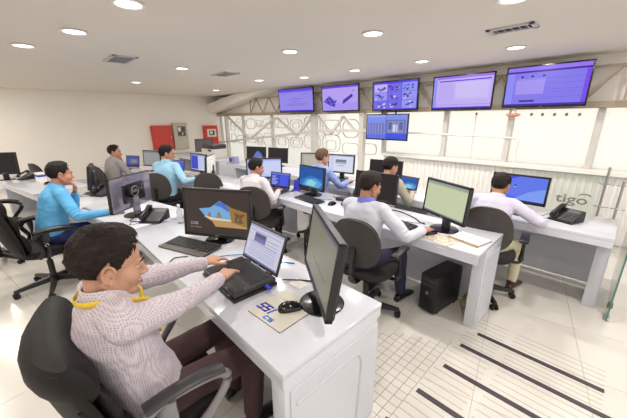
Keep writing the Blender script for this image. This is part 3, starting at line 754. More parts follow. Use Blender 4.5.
# --- front row, second workstation
place_mon(-3.42, .70, .825, -51.5, W=.57, H=.335, art=[(0, 0, 1, 1, (120, 130, 160)), (.05, .1, .6, .8, (170, 180, 210))], label='glossy monitor showing its back with a round badge', m_screen=(120, 130, 160), back_logo=True, case=SLVC, tilt=R(3), base='disc')
pq = at_z(91, 193, DESK)
place_mon(pq.x, pq.y, .82, -13, W=.46, H=.30, art=[(0, 0, 1, 1, (96, 110, 130)), (.1, .2, .9, .8, (130, 140, 160))], label='monitor seen edge on in front of the man in bright blue', m_screen=(96, 110, 130), tilt=R(8))
kq = thing('tablet_pad', 'flat grey pad on the desk by the elbow of the man in bright blue', 'pad', (-3.95, .50, DESK), BEND)
B().box(-.17, .17, -.11, .11, 0, .012, .005, 2).build('plate', mat('pad_grey', (150, 148, 150), .4), kq); B().box(-.15, .15, -.09, .09, .011, .014, .001, 1).build('surface', mat('pad_light', (176, 174, 176), .5), kq, False)
tag(B().tube([(-3.25, .80, DESK + .006), (-3.1, .92, DESK + .006), (-2.95, .86, DESK + .006), (-2.86, 1.0, DESK + .006), (-2.7, 1.05, DESK + .006)], .004, 8, 6).build('phone_cable', mat('cable_white', (200, 204, 220), .5)), 'pale cable lying behind the telephone', 'cable')
tag(B().tube([(-3.3, .70, DESK + .006), (-3.2, .62, DESK + .006), (-3.12, .66, DESK + .006), (-3.08, .72, DESK + .006)], .004, 8, 6).build('phone_lead', RUBBER), 'short black lead between telephone and monitor foot', 'cable')
bt = thing('water_bottle', 'small clear bottle standing behind the telephone', 'bottle', (-2.80, .95, DESK))
B().lathe([(.024, 0), (.027, .006), (.027, .11), (.02, .135), (.011, .15), (.011, .165)], n=16).build('bottle_body', glass('bottle_plastic', (236, 240, 246), .3), bt); B().cyl((0, 0, .163), (0, 0, .18), .013).build('cap', mat('cap_white', (220, 222, 226), .4), bt)
# far left desk things
pq = at_z(4, 180, DESK)
place_mon(pq.x, pq.y, .83, 55, W=.50, H=.36, art=[(0, 0, 1, 1, (30, 28, 30))], label='dark monitor at the left edge of the picture', m_screen=(30, 28, 30))
tb = thing('tissue_box', 'small white carton with blue print on the far left desk', 'box', (*at_z(42, 182, DESK),), BEND)
B().box(-.08, .08, -.05, .05, 0, .15, .004, 1).build('carton', PAPER, tb, False); B().box(-.081, .081, -.051, .051, .09, .125).build('blue_band', mat('band_blue', (60, 70, 190), .5), tb, False)
mouse(tuple(at_z(49, 184, DESK)), R(20), 'dark mouse beside the white carton on the far left desk', [(0, .058, .006), (.02, .12, .003), (.0, .2, .003), (-.05, .26, .003)])

# --- middle row
place_mon(-.991, 2.489, .847, -26, W=.50, H=.315, art=art_green(), label='monitor with a pale green page beside the open notebook', m_screen=(202, 210, 172))
keyboard((-1.36, 2.36, DESK), R(-10), 'black keyboard in front of the man in the pale shirt', .42, .14)
mt2 = thing('desk_mat', 'patterned mouse pad under the hand of the man in the pale shirt', 'mouse mat', (-.90, 2.29, DESK), R(-12))
B().box(-.13, .13, -.1, .1, 0, .004, .001, 1).build('mat_surface', mat('mat_pattern', (196, 186, 172), .6, var=.45, vscale=28), mt2, False)
mouse((-1.0, 2.335, DESK + .004), R(-20), 'dark mouse near the green page monitor', [(0, .058, .006), (-.01, .075, .002), (-.06, .08, .0), (-.12, .085, .0)])
nb = thing('notebook', 'open notebook with white pages at the desk end', 'notebook', (-.73, 2.43, DESK), R(-12))
B().box(-.13, .13, -.1, .11, 0, .006, .002, 1).build('cover', mat('cover_tan', (150, 124, 96), .6, var=.3, vscale=30), nb, False)
for s in (-1, 1): B().box(min(.003 * s, .118 * s), max(.003 * s, .124 * s), -.07, .106, .006, .013, .003, 2).build('page_block', PAPER, nb)
B().box(-.003, .003, -.065, .098, .006, .011).build('gutter', mat('gutter', (150, 140, 130), .7), nb, False)
place_mon(-1.712, 2.52, .853, 3, W=.49, H=.30, art=[(0, 0, 1, 1, DARKS)], label='switched off dark monitor behind the head of the man in the pale shirt', m_screen=DARKS)
place_mon(-2.684, 2.536, .818, -4, W=.48, H=.295, art=art_blue(), label='monitor with bright blue wallpaper in the middle row', m_screen=(28, 84, 168))
keyboard((-2.52, 2.36, DESK), R(-6), 'black keyboard below the blue wallpaper monitor', .42, .15)
mouse((-2.20, 2.42, DESK), R(10), 'dark mouse right of the blue wallpaper monitor keyboard', [(0, .058, .006), (-.02, .09, .003), (-.06, .11, .003)])
rt = thing('small_router', 'small dark device with cables on the middle row desk', 'device', (-2.22, 2.64, DESK), R(10))
B().box(-.08, .08, -.05, .05, 0, .035, .006, 2).build('case', BLACKP, rt); B().cyl((.05, .04, .03), (.055, .045, .12), .005, .004).build('antenna', BLACKP, rt); B().tube([(-.05, .05, .01), (-.1, .1, .004), (-.16, .06, .004), (-.2, .1, .004)], .004, 6).build('cable', RUBBER, rt)
st = thing('headset', 'black headset lying beside the small device', 'headset', (-2.03, 2.52, DESK), R(40))
B().tube([(-.07, 0, .02), (-.06, .06, .025), (0, .09, .03), (.06, .06, .025), (.07, 0, .02)], .007, 8, 6).build('headband', BLACKP, st); B().ell((-.07, -.01, .022), (.028, .03, .02)).build('ear_cup', DARKG, st); B().ell((.07, -.01, .022), (.028, .03, .02)).build('ear_cup', DARKG, st)
tag(B().tube([(-1.66, 2.68, DESK + .006), (-1.5, 2.7, DESK + .006), (-1.3, 2.62, DESK + .006), (-1.2, 2.54, DESK + .006), (-1.14, 2.52, DESK + .006)], .005, 8, 6).build('monitor_cable', RUBBER), 'black cable along the desk behind the man in the pale shirt', 'cable')
card = tag(B().box(-.1, .1, -.06, .06, 0, .004).build('note_card', mat('card_grey', (206, 206, 210), .6), None, False), 'grey card lying beside the keyboard of the blue wallpaper monitor', 'card'); card.location = (-2.02, 2.34, DESK); card.rotation_euler.z = R(-8)
place_mon(-3.62, 2.50, .836, 50, W=.52, H=.30, art=art_pale(), label='wide pale screen behind the man in white', m_screen=(196, 206, 246), tilt=R(4))
laptop((-3.229, 2.46, DESK), R(14), .34, .23, .22, R(12), art_code(), 'open laptop with a blue page before the man in white', (48, 66, 190))
sg = thing('flyer_stand', 'small blue upright card right of the blue page laptop', 'card', (-2.98, 2.56, DESK), R(10))
B().box(-.055, .055, 0, .004, 0, .15, 0, 1, Matrix.Rotation(R(-10), 4, 'X')).build('card', mat('card_blue', (52, 52, 190), .5), sg, False); B().box(-.05, .05, 0, .07, 0, .004).build('foot', mat('clear_foot', (190, 190, 210), .3), sg, False)
cu = thing('green_mug', 'small green cup beside the blue page laptop', 'cup', (-3.48, 2.32, DESK)); B().lathe([(.03, 0), (.036, .01), (.038, .09), (.034, .09), (.031, .012), (.005, .01)], n=20).build('cup_body', mat('cup_green', (110, 150, 80), .4), cu); B().tube([(.036, 0, .075), (.06, 0, .07), (.062, 0, .035), (.036, 0, .02)], .005, 6).build('handle', mat('cup_green', (110, 150, 80), .4), cu)
# further left in the middle row
place_mon(-5.04, 2.12, .825, 7, W=.48, H=.30, art=[(0, 0, 1, 1, (200, 208, 236)), (.02, .05, .5, .95, (52, 66, 190)), (.55, .1, .95, .9, (190, 200, 232)), (0, .92, 1, 1, (140, 150, 210))], label='monitor half blue half white right of the man in light blue', m_screen=(200, 208, 236))
place_mon(-4.62, 2.12, .83, -42, W=.46, H=.30, art=[(0, 0, 1, 1, (190, 186, 180)), (.1, .1, .9, .9, (206, 204, 200))], label='pale monitor turned sideways beside the half blue screen', m_screen=(190, 186, 180), case=WHITEM)
laptop((-5.62, 1.98, DESK), R(16), .34, .23, .22, R(14), art_code(), 'open laptop in front of the man in light blue', (70, 88, 210))
place_mon(-6.218, 1.74, .828, 21, W=.48, H=.30, art=[(0, 0, 1, 1, (150, 150, 150)), (0, .9, 1, 1, (120, 120, 130))], label='grey lit monitor left of the man in light blue', m_screen=(150, 150, 150))
laptop((-7.05, 1.60, DESK), R(30), .34, .23, .22, R(11), [(0, 0, 1, 1, (60, 76, 150)), (.3, .2, .95, .7, (96, 110, 170)), (.5, .3, .8, .6, (150, 130, 90))], 'open laptop in front of the man in grey', (60, 76, 150))
# rear row
place_mon(-.71, 3.70, .80, -3, W=.52, H=.30, art=art_lilac(), label='monitor with violet blue screen on the right hand desk', m_screen=(86, 108, 232), tilt=R(3))
keyboard((-.68, 3.47, DESK), R(-3), 'black keyboard under the hands of the man at the right', .4, .13)
place_mon(-3.159, 3.661, .825, 12, W=.48, H=.30, art=art_graph(), label='bright white monitor in front of the man in blue in the rear row', m_screen=(222, 226, 244))
keyboard((-2.98, 3.46, DESK), R(8), 'black keyboard below the bright white monitor', .4, .13)
place_mon(-3.70, 3.56, .83, 30, W=.44, H=.29, art=[(0, 0, 1, 1, (176, 170, 156)), (.1, .1, .9, .9, (190, 186, 172))], label='grey beige monitor left of the man in blue in the rear row', m_screen=(176, 170, 156))
place_mon(-2.30, 3.62, .825, 8, W=.49, H=.29, art=[(0, 0, 1, 1, DARKS)], label='dark monitor behind the man in olive', m_screen=DARKS)
laptop((-1.90, 3.55, DESK), R(-8), .28, .19, .19, R(14), art_blue(), 'small laptop with blue screen right of the man in olive', (28, 84, 168))
pc_ = thing('paper_stack', 'loose white papers on the rear desk end', 'papers', (-1.62, 3.42, DESK), R(12)); B().box(-.1, .1, -.14, .14, 0, .006).build('sheets', PAPER, pc_, False); B().box(-.1, .1, -.14, .14, .006, .008, 0, 1, Matrix.Rotation(R(9), 4, 'Z')).build('top_sheet', PAPER, pc_, False)
place_mon(-5.50, 3.60, .817, 20, W=.50, H=.30, art=[(0, 0, 1, 1, DARKS), ([(.3, .1), (.45, .5), (.6, .75), (.8, .5), (.9, .1)], (92, 120, 200)), ([(.5, .1), (.6, .3), (.85, .1)], (180, 150, 100))], label='left of the two dark monitors side by side in the rear', m_screen=DARKS)
place_mon(-4.93, 3.74, .816, 14, W=.50, H=.30, art=[(0, 0, 1, 1, DARKS)], label='right of the two dark monitors side by side in the rear', m_screen=DARKS)
def pr_box(loc, rz, W, D, H, label, m):
    t = thing('office_printer', label, 'printer', loc, rz)
    B().box(-W / 2, W / 2, -D / 2, D / 2, 0, H * .7, .015, 2).build('body', m, t); B().box(-W / 2 + .02, W / 2 - .02, -D / 2 + .03, D / 2, H * .7, H, .015, 2).build('scanner_lid', DARKG, t)
    B().box(-W / 2 + .05, W / 2 - .05, -D / 2 - .12, -D / 2, H * .18, H * .22, .004, 1).build('paper_tray', m, t); B().box(W * .1, W * .4, -D / 2 - .005, -D / 2 + .04, H * .55, H * .68, .004, 1).build('control_panel', BLACKP, t)
    return t
pr_box((-7.2, 3.5, DESK), R(6), .5, .42, .34, 'grey office printer on the desk below the red framed box', GREYM)
place_mon(-7.9, 3.55, .84, 40, W=.5, H=.34, art=[(0, 0, 1, 1, (90, 84, 78))], label='brownish old monitor beside the grey printer', m_screen=(90, 84, 78), case=GREYM)
ds = thing('desk_box', 'small carton with coloured print in front of the printer', 'box', (-6.05, 3.38, DESK), R(12)); B().box(-.1, .1, -.06, .06, 0, .14, .004, 1).build('carton', mat('carton_lilac', (150, 150, 190), .6), ds, False); B().box(-.08, .0, -.062, -.05, .03, .11).build('print_patch', mat('patch_blue', (60, 70, 170), .5), ds, False); B().box(.02, .08, -.062, -.05, .03, .08).build('print_patch', mat('patch_orange', (206, 150, 90), .5), ds, False)

# --- computers on the floor
def tower(loc, rz, label, H=.37, W=.16, D=.40):
    t = thing('computer_tower', label, 'computer', loc, rz, 'computer towers under the desks')
    B().box(-W / 2, W / 2, -D / 2, D / 2, .015, H, .008, 2).build('case', mat('tower_black', (40, 36, 38), .4, var=.06, vscale=20), t)
    f = B().box(-W / 2 + .006, W / 2 - .006, -D / 2 - .012, -D / 2 + .002, .02, H - .006, .006, 2).build('front_panel', BLACKP, t)
    for k, (z0, z1) in enumerate(((H - .06, H - .03), (H - .1, H - .07))): B().box(-W / 2 + .016, W / 2 - .016, -D / 2 - .016, -D / 2 - .01, z0, z1, .002, 1).build('drive_bay', DARKG, f, False)
    B().cyl((0, -D / 2 - .018, H * .55), (0, -D / 2 - .01, H * .55), .016, n=16).build('power_button', STEEL, f)
    for i in range(7): B().box(-W / 2 + .025, W / 2 - .025, -D / 2 - .0145, -D / 2 - .011, .05 + i * .016, .057 + i * .016).build('vent_slot', RUBBER, f, False)
    b = B()
    for x in (-1, 1):
        for y in (-1, 1): b.box(x * W * .38 - .015, x * W * .38 + .015, y * D * .36 - .02, y * D * .36 + .02, 0, .016, .003, 1)
    b.build('feet', RUBBER, t)
    return t
tower((-.93, 2.52, 0), R(-8), 'black computer tower on the floor under the green page monitor')
tower((-2.46, 2.50, 0), R(-8), 'black computer tower on the floor under the blue wallpaper monitor')
bxs = thing('carton_box', 'small brown carton behind the computer tower by the desk leg', 'box', (-.72, 2.66, 0), R(5)); 
B().box(-.05, .05, -.04, .06, 0, .1, .003, 1).build('carton', mat('carton_brown', (176, 146, 110), .7, var=.15, vscale=20), bxs, False); B().box(-.05, .05, -.003, .003, .1, .101).build('tape', mat('tape_tan', (200, 180, 150), .3), bxs, False)

# ================================================================== CHAIRS
def caster_base(t, r=.30, hub_z=.085, m=BLACKP, rot=0.0):
    for k in range(5):
        a = rot + k * 2 * math.pi / 5
        M = Matrix.Rotation(a, 4, 'Z')
        b = B(); b.loft([[M @ Vector(v) for v in ring] for ring in (
            [(.03, -.028, .075), (.03, .028, .075), (.03, .022, .125), (.03, -.022, .125)],
            [(r * .55, -.024, .066), (r * .55, .024, .066), (r * .55, .016, .105), (r * .55, -.016, .105)],
            [(r, -.018, .058), (r, .018, .058), (r, .012, .082), (r, -.012, .082)])])
        lg = b.build('leg', m, t)
        c = B()
        for s in (-1, 1): c.cyl(M @ Vector((r - .012, s * .010, .027)), M @ Vector((r - .012, s * .026, .027)), .027, n=14)
        c.cyl(M @ Vector((r - .012, 0, .03)), M @ Vector((r - .012, 0, .066)), .009, n=8)
        c.build('caster', RUBBER, lg)
    B().cyl((0, 0, .06), (0, 0, .14), .04, .034).cyl((0, 0, .14), (0, 0, .3), .027).cyl((0, 0, .3), (0, 0, .41), .016).build('gas_column', m, t)
def operator_chair(loc, rz, label, arms=True, shell=None, hb=0.0, recline=R(8)):
    t = thing('office_chair', label, 'chair', loc, rz, 'task chairs with oval backs')
    caster_base(t, rot=R(18))
    B().box(-.1, .1, -.12, .1, .39, .42, .006, 1).build('mechanism', BLACKP, t)
    # seat: superellipse pad
    rings = []
    def se(hw, hd, z, n=24, p=2.8):
        out = []
        for i in range(n):
            a = 2 * math.pi * i / n; c, s = math.cos(a), math.sin(a)
            out.append(Vector((hw * math.copysign(abs(c) ** (2 / p), c), .02 + hd * math.copysign(abs(s) ** (2 / p), s), z)))
        return out
    B().loft([se(.2, .19, .415), se(.235, .225, .425), se(.245, .235, .45), se(.235, .225, .475), se(.2, .19, .482)]).build('seat', FABRIC, t)
    # oval back, gently curved
    Mb = Matrix.Translation((0, -.225, .53)) @ Matrix.Rotation(recline, 4, 'X')
    def back_rings(th0, th1, grow, hw=.205, hh=.205):
        rs = []
        n = 30
        for (k, y) in ((.72, 0), (1, .3), (1, .7), (.72, 1)):
            ring = []
            for i in range(n):
                a = 2 * math.pi * i / n; c, s = math.cos(a), math.sin(a); p = 2.5
                u = (hw + grow) * k * math.copysign(abs(c) ** (2 / p), c); v = (hh + grow + hb) * k * math.copysign(abs(s) ** (2 / p), s)
                w_ = 1 - .12 * (v / hh)        # narrower at the top
                yy = th0 + (th1 - th0) * y + .9 * u * u
                ring.append(Mb @ Vector((u * w_, yy, v + hh + .02)))
            rs.append(ring)
        return rs
    B().loft(back_rings(-.012, .012, .0)).build('back_shell', shell or BACKSH, t)
    B().loft(back_rings(.008, .045, -.008)).build('back_cushion', FABRIC, t)
    B().tube([(0, -.02, .41), (0, -.2, .40), (0, -.27, .44), (0, -.275, .56), (0, -.27, .72)], [(.035, .012)] * 2, 10, 5).build('back_post', BLACKP, t)
    if arms:
        for s in (-1, 1):
            a = B(); a.tube([(s * .17, 0, .405), (s * .27, 0, .41), (s * .285, 0, .46), (s * .285, 0, .64)], [(.022, .012)] * 2, 8, 4).build('arm_post', BLACKP, t)
            B().box(s * .285 - .035, s * .285 + .035, -.13, .13, .64, .668, .012, 2).build('arm_pad', BLACKP, t)
    return t

def exec_chair(loc, rz, label, arm_mat=None, scale_h=1.0, recline=R(12), hw=.265):
    t = thing('executive_chair', label, 'chair', loc, rz, 'padded black executive chairs')
    caster_base(t, .32, rot=R(54))
    B().box(-.12, .12, -.14, .12, .385, .42, .006, 1).build('mechanism', BLACKP, t)
    def pad(rings): return B().loft(rings)
    def se(c, ux, uy, hw, hd, n=28, p=3.2):
        out = []
        for i in range(n):
            a = 2 * math.pi * i / n; k, s = math.cos(a), math.sin(a)
            out.append(c + ux * hw * math.copysign(abs(k) ** (2 / p), k) + uy * hd * math.copysign(abs(s) ** (2 / p), s))
        return out
    X, Y, Z = Vector((1, 0, 0)), Vector((0, 1, 0)), Vector((0, 0, 1))
    pad([se(Vector((0, .03, z)), X, Y, .26 * k, .25 * k) for z, k in ((.405, .86), (.42, .97), (.45, 1.0), (.485, .97), (.505, .8))]).build('seat', LEATHER, t)
    Mb = Matrix.Translation((0, -.21, .44)) @ Matrix.Rotation(recline, 4, 'X')
    def bpad(z0, z1, hw, y0, y1, curve, name, m, nz=7, bulge=.02):
        rings = []
        for i in range(nz + 1):
            u = i / nz; z = z0 + (z1 - z0) * u
            e = math.sin(math.pi * min(max(u, .0), 1)) ** .35 if 0 < u < 1 else .35
            ring = []
            for j in range(28):
                a = 2 * math.pi * j / 28; k, s = math.cos(a), math.sin(a); p = 3.0
                xx = hw * (0.86 + .14 * e) * math.copysign(abs(k) ** (2 / p), k)
                yy = (y0 + y1) / 2 + (y1 - y0) / 2 * e * math.copysign(abs(s) ** (2 / p), s) + curve * xx * xx
                if s > 0: yy += bulge * e * math.cos(xx / hw * 1.4)
                ring.append(Mb @ Vector((xx, yy, z)))
            rings.append(ring)
        return B().loft(rings).build(name, m, t)
    H = .66 * scale_h
    bpad(.02, H, hw, -.055, .02, .9, 'back_shell', LEATHER, 9, 0)
    bpad(.05, H * .40, hw - .02, -.0, .075, .9, 'lumbar_cushion', LEATHER)
    bpad(H * .39, H * .73, hw - .015, -.0, .065, .9, 'upper_cushion', LEATHER)
    bpad(H * .70, H * 1.02, hw - .002, -.068, .07, .9, 'headrest', LEATHER, 8, .025)
    for s in (-1, 1):     # bolster seams
        B().tube([Mb @ Vector((s * (hw - .022), -.03 + .9 * (hw - .022) ** 2, z)) for z in (.06, .2, .35, H * .7)], .011, 8, 4).build('piping', LEATHER, t)
    am = arm_mat or BLACKP
    for s in (-1, 1):
        B().tube([(s * .27, -.10, .43), (s * .30, -.06, .52), (s * .305, -.10, .62), (s * .305, -.06, .68), (s * .305, .06, .685), (s * .305, .19, .66), (s * .305, .215, .60), (s * .30, .14, .50), (s * .27, .08, .42)], [(.016, .021)] * 2, 10, 5).build('arm_loop', am, t)
        B().tube([(s * .305, -.10, .695), (s * .305, .0, .706), (s * .305, .1, .704), (s * .305, .2, .682)], [(.034, .014)] * 2, 10, 5).build('arm_pad', DARKG if am is SILVER else BLACKP, t)
        B().tube([(s * .295, -.035, .44), (s * .303, -.03, .56), (s * .305, -.03, .68)], [(.012, .04)] * 2, 10, 4).build('arm_strut', am, t)
        B().cyl((s * .3, -.03, .56), (s * .32, -.03, .56), .016, n=18).build('arm_badge', mat('badge_white', (226, 224, 220), .3), t)
    return t

# ================================================================== PEOPLE
def voxel_mesh(b, vox, smooth=3):
    me = bpy.data.meshes.new('vox'); b.bm.to_mesh(me); b.bm.free()
    o = bpy.data.objects.new('vox', me); col.objects.link(o)
    md = o.modifiers.new('r', 'REMESH'); md.mode = 'VOXEL'; md.voxel_size = vox
    if smooth:
        sm = o.modifiers.new('s', 'SMOOTH'); sm.factor = .5; sm.iterations = smooth
    dg = bpy.context.evaluated_depsgraph_get()
    out = bpy.data.meshes.new_from_object(o.evaluated_get(dg))
    bpy.data.objects.remove(o); bpy.data.meshes.remove(me)
    out.materials.clear()
    return out
def displace(me, fn):
    n = len(me.vertices); co = [0.0] * (3 * n); nr = [0.0] * (3 * n)
    me.vertices.foreach_get('co', co); me.vertices.foreach_get('normal', nr)
    for i in range(0, 3 * n, 3):
        d = fn(co[i:i + 3])
        co[i] += nr[i] * d; co[i + 1] += nr[i + 1] * d; co[i + 2] += nr[i + 2] * d
    me.vertices.foreach_set('co', co); me.update()
def cap(b, p, q, r1, r2, n=14, flat=None):
    p, q = Vector(p), Vector(q); d = q - p; L = d.length
    if L < 1e-5: d = Vector((0, 0, 1)); L = 1e-5
    d = d.normalized()
    a = d.orthogonal().normalized() if flat is None else (flat[0] - d * flat[0].dot(d)).normalized()
    c = d.cross(a); f = 1.0 if flat is None else flat[1]
    rings = []
    for k in range(1, 4): th = R(90 - 30 * k + 0) ; rings.append((p - d * r1 * math.sin(th), r1 * math.cos(th)))
    for k in range(0, 3): th = R(30 * k); rings.append((q + d * r2 * math.sin(th), r2 * math.cos(th)))
    b.loft([[c_ + a * math.cos(2 * math.pi * i / n) * r + c * math.sin(2 * math.pi * i / n) * r * f for i in range(n)] for c_, r in rings])
def ik(S, W, l1, l2, pole):
    S, W, pole = Vector(S), Vector(W), Vector(pole)
    d = W - S; L = min(d.length, (l1 + l2) * .998); d = d.normalized(); W = S + d * L
    x = (l1 * l1 - l2 * l2 + L * L) / (2 * L); h = math.sqrt(max(l1 * l1 - x * x, 0))
    pp = (pole - d * pole.dot(d)).normalized()
    return S + d * x + pp * h, W
def hand(b, W, d, nrm, side_thumb, curl=.5, s=1.0, spread=.12):
    """W wrist, d direction of the fingers, nrm back-of-hand normal, side_thumb unit vector towards the thumb"""
    d = d.normalized(); nrm = (nrm - d * nrm.dot(d)).normalized(); sd = d.cross(nrm)
    if sd.dot(side_thumb) < 0: sd = -sd
    pl = .085 * s
    for k in (-.031, -.0105, .0105, .031):
        cap(b, W + d * .012 * s + sd * k * .7 * s, W + d * pl + sd * k * s, .0145 * s, .0115 * s, 10)
    fl = [(.032, .070), (.011, .080), (-.0105, .074), (-.031, .057)]     # index .. little
    for i, (k, L) in enumerate(fl):
        p = W + d * (pl - .004) + sd * k * s
        dd = (d + sd * k * spread * 22).normalized(); ang = .15
        for j, f in enumerate((.44, .31, .25)):
            ang += curl * (.5 if j == 0 else .75)
            v = dd * math.cos(ang) - nrm * math.sin(ang)
            q = p + v * L * f * s * 1.05
            cap(b, p, q, (.0086 - .0009 * j) * s, (.0079 - .0009 * j) * s, 10); p = q
    p = W + d * .022 * s + sd * .024 * s; v = (d * .75 + sd * .75 - nrm * .3).normalized()
    q = p + v * .042 * s; cap(b, p, q, .0125 * s, .0105 * s, 10)
    v2 = (d * 1.0 + sd * .25 - nrm * .35).normalized(); q2 = q + v2 * .033 * s; cap(b, q, q2, .0102 * s, .0088 * s, 10)
    cap(b, q2, q2 + v2 * .018 * s, .0088 * s, .0075 * s, 10)

SKIN = {}
def skin_mat(rgb):
    return mat('skin_%02x%02x%02x' % rgb, rgb, .5, var=.06, vscale=14, spec=.35)
def hair_mat(rgb): return mat('hair_%02x%02x%02x' % rgb, rgb, .62, var=.5, vscale=60, bump=.6, bscale=150, stretch=(1, .25, 1), spec=.22)

def person(loc, rz, label, shirt, trousers, skin=(196, 146, 116), hairc=(30, 24, 22), lean=R(18), head_pitch=R(15), head_yaw=0.0, head_roll=0.0,
           lean2=None, rh=None, lh=None, r_pole=(.6, -.6, -.8), l_pole=(-.6, -.6, -.8), vox=.009, seat=.475, side=0.0, sc=1.0, lanyard=None, collar=None,
           shoes=(24, 20, 20), feet=((.13, .42), (-.13, .40)), r_up=None, l_up=None, bald=0.0, girth=1.0, knees=None, beard=False, fine=False, cuff=True, curl=.5, wristband=None, head_s=1.05, neck_h=.072, hand_flat=.8):
    """seated person, local frame faces +Y, origin on the floor under the hips; rh/lh are wrist points in WORLD coordinates"""
    t = thing('person', label, 'person', loc, rz, None)
    Mw = Matrix.Translation(loc) @ Matrix.Rotation(rz, 4, 'Z'); Mi = Mw.inverted()
    sk, hr = skin_mat(skin), hair_mat(hairc)
    hipz = seat + .075
    if lean2 is None: la, lb = lean * .55, lean * 1.3
    else: la, lb = lean, lean2
    def spine(u):        # u in metres above hips
        p = Vector((0, 0, hipz)); n = 12
        for i in range(n):
            f = (i + .5) / n * min(u, .56) / .56; a = la + (lb - la) * f
            p += Vector((math.sin(side) * f, math.sin(a), math.cos(a))) * (u / n) * sc
        return p
    def sdir(u):
        a = la + (lb - la) * min(u, .56) / .56; return Vector((math.sin(side) * .8, math.sin(a), math.cos(a))).normalized()
    neck, nd = spine(.535), sdir(.535)
    shl = spine(.455)
    SR, SL = shl + Vector((.175 * sc, .012, .0)), shl + Vector((-.175 * sc, .012, .0))
    # head frame
    Hc = neck + nd * .03 * sc + Vector((0, .038, neck_h)) * sc
    Mh = Matrix.Translation(Hc) @ Matrix.Rotation(head_yaw, 4, 'Z') @ Matrix.Rotation(-head_pitch, 4, 'X') @ Matrix.Rotation(head_roll, 4, 'Y') @ Matrix.Scale(sc * head_s, 4)
    H = lambda x, y, z: Mh @ Vector((x, y, z))
    M3 = Mh.to_3x3()
    l1, l2 = .285 * sc, .255 * sc
    arms = []
    for S, wr, pole, sg in ((SR, rh, r_pole, 1), (SL, lh, l_pole, -1)):
        if wr == 'chin': wr_l = H(-sg * .0 + sg * .015, .112, -.185)
        elif wr is None: wr_l = Vector((sg * .17, .34, .66))
        else: wr_l = Mi @ Vector(wr)
        E, Wp = ik(S, wr_l, l1, l2, Vector(pole))
        arms.append((S, E, Wp, sg))
    hips = [Vector((sg * .095, 0.0, hipz - .01)) for sg in (1, -1)]
    legs = []
    for i, sg in enumerate((1, -1)):
        A = Vector((feet[i][0], feet[i][1], .085))
        K, A2 = ik(hips[i], A, .43 * sc, .42 * sc, Vector((sg * .12, .6, .8)))
        legs.append((hips[i], K, A2, sg))
    # ---- body (skin): one continuous surface
    b = B()
    b.loft([[spine(u) + Vector((math.cos(a) * w_, 0, 0)) + (Vector((0, 1, 0)) - sdir(u) * sdir(u).y).normalized() * math.sin(a) * d_ for a in [2 * math.pi * i / 20 for i in range(20)]] for u, w_, d_ in
            ((-.06, .12, .08), (.1, .13, .09), (.3, .145, .09), (.43, .14, .08), (.5, .07, .06))])
    cap(b, spine(.46), H(0, -.02, -.05), .058 * sc, .053 * sc)
    b.ell(H(0, -.012, .03), (.075, .094, .084), M3, 24, 16)
    b.ell(H(0, .026, -.028), (.0635, .064, .086), M3, 24, 16)
    for s in (-1, 1):
        cap(b, H(s * .052, -.004, -.045), H(s * .022, .062, -.088), .024 * sc, .02 * sc)
        b.ell(H(s * .040, .052, -.028), (.026, .03, .03), M3)
        b.ell(H(s * .0745, -.006, -.012), (.007, .017, .029), M3 @ Matrix.Rotation(s * R(-18), 3, 'Z') @ Matrix.Rotation(R(-12), 3, 'X'))
        er = [(s * (.081 + .004 * max(0, -math.sin(a)) + .003 * max(0, math.cos(a))), -.008 - .018 * math.sin(a) - .005 * math.cos(a), -.010 + .030 * math.cos(a)) for a in [R(-70 + i * 27) for i in range(9)]]
        for p_, q_ in zip(er, er[1:]): cap(b, H(*p_), H(*q_), .0048 * sc, .0048 * sc, 8)
        b.ell(H(s * .080, .0, -.036), (.006, .008, .010), M3)
        b.ell(H(s * .028, .078, .014), (.024, .013, .009), M3)
        b.ell(H(s * .012, .095, -.034), (.009, .011, .008), M3)
        b.ell(H(s * .031, .071, .0065), (.0165, .0135, .0065), M3)
    cap(b, H(0, .084, .004), H(0, .107, -.030), .0085 * sc, .0125 * sc, 10)
    b.ell(H(0, .088, -.058), (.024, .011, .006), M3); b.ell(H(0, .085, -.070), (.021, .011, .0065), M3)
    b.ell(H(0, .073, -.092), (.024, .019, .018), M3)
    for (S, E, Wp, sg) in arms:
        cap(b, shl, S, .045, .045); cap(b, S, E, .043 * sc, .036 * sc); cap(b, E, Wp, .036 * sc, .025 * sc)
        fd = (Wp - E).normalized(); up = (r_up if sg > 0 else l_up)
        nrm = Vector(up) if up else Vector((0, 0, 1))
        hd = fd if up else (fd + Vector((0, 0, -fd.z * hand_flat))).normalized()
        cap(b, Wp, Wp + hd * .02, .025 * sc, .021 * sc)
        hand(b, Wp + hd * .008, hd, nrm, Vector((-sg, 0, .1)), curl, sc * .98)
    for (hp, K, A, sg) in legs: cap(b, hp, K, .06, .045); cap(b, K, A, .04, .03)
    body = link_mesh('body', voxel_mesh(b, vox, 3 if not fine else 4), sk, t, True, 180)
    # ---- shirt
    b = B(); g = girth
    secs = ((-.055, .165 * g, .125 * g), (-.02, .178 * g, .138 * g), (.08, .172 * g, .136 * g), (.18, .168 * g, .130 * g), (.29, .182, .128), (.38, .188, .120), (.44, .175, .104), (.485, .125, .082), (.515, .078, .066))
    b.loft([[spine(u) + Vector((math.cos(a) * w_ * sc, 0, 0)) + (Vector((0, 1, 0)) - sdir(u) * sdir(u).y).normalized() * math.sin(a) * d_ * sc for a in [2 * math.pi * i / 28 for i in range(28)]] for u, w_, d_ in secs])
